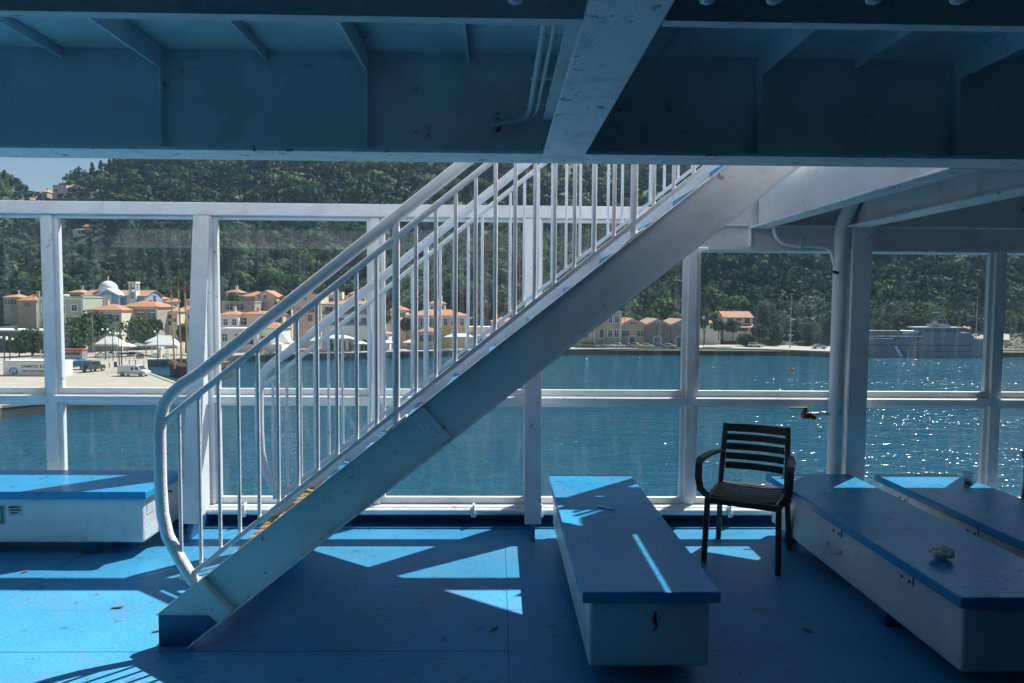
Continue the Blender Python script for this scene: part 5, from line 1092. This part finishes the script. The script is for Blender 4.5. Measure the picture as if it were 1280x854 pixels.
def boat(px, py, L, label, m, rz, cab=True):
    p = onZ(px, py, SEA); o = thing('small_boat', label, 'boat', (p[0], p[1], SEA), R(rz), 'small boats along the quay')
    hull_mesh(L, L*0.34, 0.7, 0.25, 10).build('hull', m, o, local=True)
    if cab:
        MB().prism([(-0.9, 0.7), (-0.8, 1.7), (0.5, 1.7), (0.8, 0.7)], 'y', -0.6, 0.6).build('cabin', 'shipwhite', o, 0.04, local=True)
        for s in (-1, 1): MB().box(-0.6, 0.4, s*0.601, s*0.62, 1.15, 1.55).build('cabin_window', 'pane', o, local=True)
    else: MB().box(-L*0.3, -L*0.2, -L*0.14, L*0.14, 0.35, 0.5).build('thwart', 'deckw', o, local=True); MB().box(0.1, 0.5, -L*0.15, L*0.15, 0.35, 0.5).build('thwart', 'deckw', o, local=True)
boat(433, 446, 4.4, 'small white open boat below the hotel arcade', 'shipwhite', 8, False); boat(488, 446, 6.5, 'pale blue fishing boat right of the white post', 'shipblue', 5); boat(505, 445.5, 6.0, 'white and blue fishing boat left of the mansion', 'shipwhite', -4)
boat(560, 444, 5.5, 'grey moored boat below the ochre mansion', 'shipgrey', 12); boat(578, 443.5, 6.5, 'blue hulled boat beside the white canopy', 'shipblue', 6); boat(189, 458, 4.6, 'small white motor boat at the pier corner', 'shipwhite', 70); boat(388, 447, 4.2, 'small boat moored below the tan block', 'shipwhite', 10, False)
for px, py, lb in [(799, 449, 'orange buoy before the tan warehouse'), (991, 463, 'orange buoy before the right quay'), (733, 450, 'pale buoy beside the stringer')]:
    p = onZ(px, py, SEA); o = MB().lathe([(0.1, -0.2), (0.3, 0), (0.33, 0.2), (0.2, 0.4), (0.05, 0.5)], (p[0], p[1], SEA), 12).build('buoy', 'orange' if 'orange' in lb else 'globe'); tag(o, lb, 'buoy', 'mooring buoys')

# ---- patrol ship
Ys = 193.0; sx0 = onY(1074, 440, Ys)[0]; sx1 = onY(1246, 440, Ys)[0]
ps = thing('patrol_ship', 'grey patrol ship with blue and white diagonal stripe at the right quay', 'ship', ((sx0+sx1)/2, Ys+3, SEA))
LS = sx1-sx0; zd = onY(1160, 424.5, Ys)[2]; zdb = onY(1230, 431, Ys)[2]
vs = []; fs = []; ns = 24
for i in range(ns+1):
    t = i/ns; x = sx0+LS*t; wv = 3.2*min(1, (0.75+t*0.6))*(1-max(0, (t-0.62)/0.38)**2.0); zt = zd+0.1*(t-0.5)-0.55*max(0, (t-0.86)/0.14)
    wl_ = wv*(0.86 if t < 0.6 else 0.86-0.4*(t-0.6)); xl = x-max(0, (t-0.7)/0.3)**2*2.0
    vs += [(xl, Ys+3-wl_, SEA-0.8), (x, Ys+3-wv, zt), (x, Ys+3+wv, zt), (xl, Ys+3+wl_, SEA-0.8)]
for i in range(ns):
    o = i*4
    for k in range(4): fs.append((o+k, o+(k+1) % 4, o+4+(k+1) % 4, o+4+k))
fs += [(3,2,1,0), tuple(ns*4+k for k in range(4))]
hm = MB().add(vs, fs); hm.smooth = True; hu = hm.build('hull', 'shipgrey', ps)
fy = Ys+3-3.24
def hullband(xa, xb, za, zb2, m, nm, slant=0.0, off=0.03):
    # a plate that follows the hull side between two columns
    vs = []; fs = []; n = 10
    for i in range(n+1):
        for zz in (za, zb2):
            x = xa+(xb-xa)*i/n+slant*(zz-za); t = (x-sx0)/LS
            wv = 3.2*min(1, (0.75+t*0.6))*(1-max(0, (t-0.62)/0.38)**2.0); wl_ = wv*(0.86 if t < 0.6 else 0.86-0.4*(t-0.6)); f_ = (zz-(SEA-0.8))/(zd-(SEA-0.8)); yy = Ys+3-(wl_+(wv-wl_)*f_)
            vs += [(x, yy-off, zz), (x, yy-off-0.03, zz)]
    for i in range(n): o = i*4; fs += [(o+1, o+3, o+7, o+5), (o+2, o, o+4, o+6), (o, o+1, o+5, o+4), (o+3, o+2, o+6, o+7)]
    fs += [(0, 2, 3, 1), (n*4, n*4+1, n*4+3, n*4+2)]
    MB().add(vs, fs).build(nm, m, ps)
xs_ = lambda px: onY(px, 440, Ys)[0]
zs_ = lambda py: onY(1160, py, Ys)[2]
hullband(xs_(1124), xs_(1134), zs_(446.5), zs_(433), 'shipblue', 'blue_stripe', -0.62); hullband(xs_(1125.5), xs_(1130), zs_(446.3), zs_(433.2), 'shipwhite', 'white_stripe', -0.62, 0.065)
hullband(xs_(1078), xs_(1217), zs_(432.4), zs_(431.2), 'darkpole', 'rubbing_strake'); hullband(xs_(1150), xs_(1218), zs_(439.4), zs_(438.4), 'darkpole', 'lower_strake'); hullband(xs_(1077), xs_(1238), zs_(448), zs_(446.6), 'darkpole', 'boot_topping')
def tier(nm, pa, pb, pya, pyb, d, m='shipgrey', cut=0.0):
    xa, xb = xs_(pa), xs_(pb); za, zb2 = zs_(pya), zs_(pyb)
    return MB().prism([(xa, za), (xb, za), (xb-cut, zb2), (xa+cut*0.3, zb2)], 'y', Ys+3-d, Ys+3+d).build(nm, m, ps)
tier('deck_house', 1150, 1222, 425, 416, 2.3, cut=1.6); bh = tier('bridge', 1152, 1203, 416, 410, 2.1, cut=0.9); tier('bridge_roof', 1147, 1206, 410, 409, 2.5, 'shipwhite')
za, zb2 = zs_(415.2), zs_(411.6)
for px in range(1158, 1200, 5): MB().box(xs_(px), xs_(px+3.8), Ys+3-2.135, Ys+3-2.102, za, zb2).build('bridge_window', 'pane', bh)
tier('upper_bridge', 1168, 1192, 409, 405.5, 1.4, cut=0.4)
xm_ = xs_(1182)
mt = MB().tube([(xs_(1178), Ys+3, zs_(405)), (xs_(1186), Ys+3, zs_(379))], [0.22, 0.07], 8).tube([(xs_(1192), Ys+3, zs_(405)), (xs_(1184), Ys+3, zs_(390))], 0.1, 6)
for py, hw in ((400, 2.0), (395, 1.6), (390, 1.4), (386, 0.9)): mt.box(xs_(1181)-hw, xs_(1181)+hw, Ys+2.9, Ys+3.1, zs_(py), zs_(py)+0.14)
for k in range(6): mt.tube([(xs_(1170+k*4.2), Ys+3, zs_(405)), (xs_(1183), Ys+3, zs_(390))], 0.05, 5)
mt.build('mast', 'shipgrey', ps); MB().box(xs_(1172), xs_(1180), Ys+2.8, Ys+3.2, zs_(391.5), zs_(390)).build('radar', 'shipwhite', ps); MB().lathe([(0.5, 0), (0.6, 0.4), (0.35, 0.9)], (xs_(1176), Ys+3, zs_(405.4)), 12).build('radome', 'shipwhite', ps)
tier('aft_tent', 1086, 1131, 421, 414, 2.2, hexmat('brown_tarpaulin', (0.28, 0.20, 0.17), 0.8), 0.4)
MB().tube([(xs_(1128), Ys+1.6, zs_(415.5)), (xs_(1151), Ys+1.6, zs_(415.5))], [0.55, 0.45], 10).build('rescue_boat', 'shipwhite', ps); tier('boat_cradle', 1128, 1152, 424.5, 418, 1.6)
for a, b in ((1098, 1107), (1111, 1121), (1124, 1136), (1143, 1155)): MB().box(xs_(a), xs_(b), Ys+3-2.5, Ys+3-2.4, zs_(421.4), zs_(420)).build('life_raft', 'shipwhite', ps)
rl = MB()
for px in list(range(1079, 1150, 6))+list(range(1212, 1242, 5)):
    t = (xs_(px)-sx0)/LS; wv = 3.1*min(1, (0.75+t*0.6))*(1-max(0, (t-0.62)/0.38)**2.0); rl.tube([(xs_(px), Ys+3-wv, zs_(425.5)), (xs_(px), Ys+3-wv, zs_(420.8))], 0.04, 5)
rl.tube([(xs_(1079), Ys-0.05, zs_(421)), (xs_(1148), Ys-0.1, zs_(421))], 0.04, 5)
rl.build('guard_rail', 'shipwhite', ps)
MB().lathe([(0.6, 0), (0.7, 0.5), (0.4, 0.9)], (xs_(1219), Ys+3, zs_(424.8)), 12).build('gun_mount', 'shipwhite', ps); MB().tube([(xs_(1219), Ys+3, zs_(421.5)), (xs_(1226), Ys+3, zs_(420.5))], 0.08, 6).build('gun_barrel', 'shipgrey', ps)
# pale road climbing behind the ship, rubble bank at the right
rd_ = [(1207, 404, 228), (1222, 403, 230), (1240, 413, 222), (1262, 418, 219), (1262, 425, 211), (1200, 422, 212), (1196, 414, 219)]
rv = []
for px, py, Y in rd_:
    X = onY(px, py, Y)[0]; rv.append((X, Y, onY(px, py, Y)[2]))
o = MB().add(rv+[(a, b, c-3) for a, b, c in rv], [tuple(range(7)), tuple(range(13, 6, -1))]+[(i, i+7, (i+1) % 7+7, (i+1) % 7) for i in range(7)]).build('road', 'stone'); tag(o, 'pale road ramp climbing behind the patrol ship', kind='structure')
rk = MB(); rr = random.Random(3)
for k in range(420):
    px = rr.uniform(1243, 1330); f_ = rr.random(); Y = 206+f_*16; z = QZ-0.9+f_*5.2+rr.uniform(-0.2, 0.3); X = onY(px, 430, Y)[0]; s = rr.uniform(0.35, 0.9)
    vs = [(X+s*rr.uniform(0.7, 1.2)*a, Y+s*rr.uniform(0.7, 1.2)*b, z+s*rr.uniform(0.6, 1.1)*c) for a, b, c in ((1,0,0), (-1,0,0), (0,1,0), (0,-1,0), (0,0,0.8), (0,0,-0.8))]
    rk.add(vs, [(0,2,4), (2,1,4), (1,3,4), (3,0,4), (2,0,5), (1,2,5), (3,1,5), (0,3,5)])
rk = rk.build('rubble_bank', 'rock'); tag(rk, 'pale rubble bank at the right edge behind the ship bow', 'rubble', kind='stuff')

# ---- harbour haze
hzb = MB().box(-940, 940, -860, 1450, -14.2, 175).build('haze', 'white'); tag(hzb, 'thin blue summer haze over the harbour', kind='stuff')
hm = bpy.data.materials.new('thin_haze'); hm.use_nodes = True
for x in list(hm.node_tree.nodes):
    if x.type != 'OUTPUT_MATERIAL': hm.node_tree.nodes.remove(x)
pv = hm.node_tree.nodes.new('ShaderNodeVolumePrincipled'); pv.inputs['Color'].default_value = (0.45, 0.75, 1.0, 1); pv.inputs['Density'].default_value = 0.00017; pv.inputs['Anisotropy'].default_value = 0.2
hm.node_tree.links.new(pv.outputs[0], [x for x in hm.node_tree.nodes if x.type == 'OUTPUT_MATERIAL'][0].inputs['Volume'])
hzb.data.materials.clear(); hzb.data.materials.append(hm)
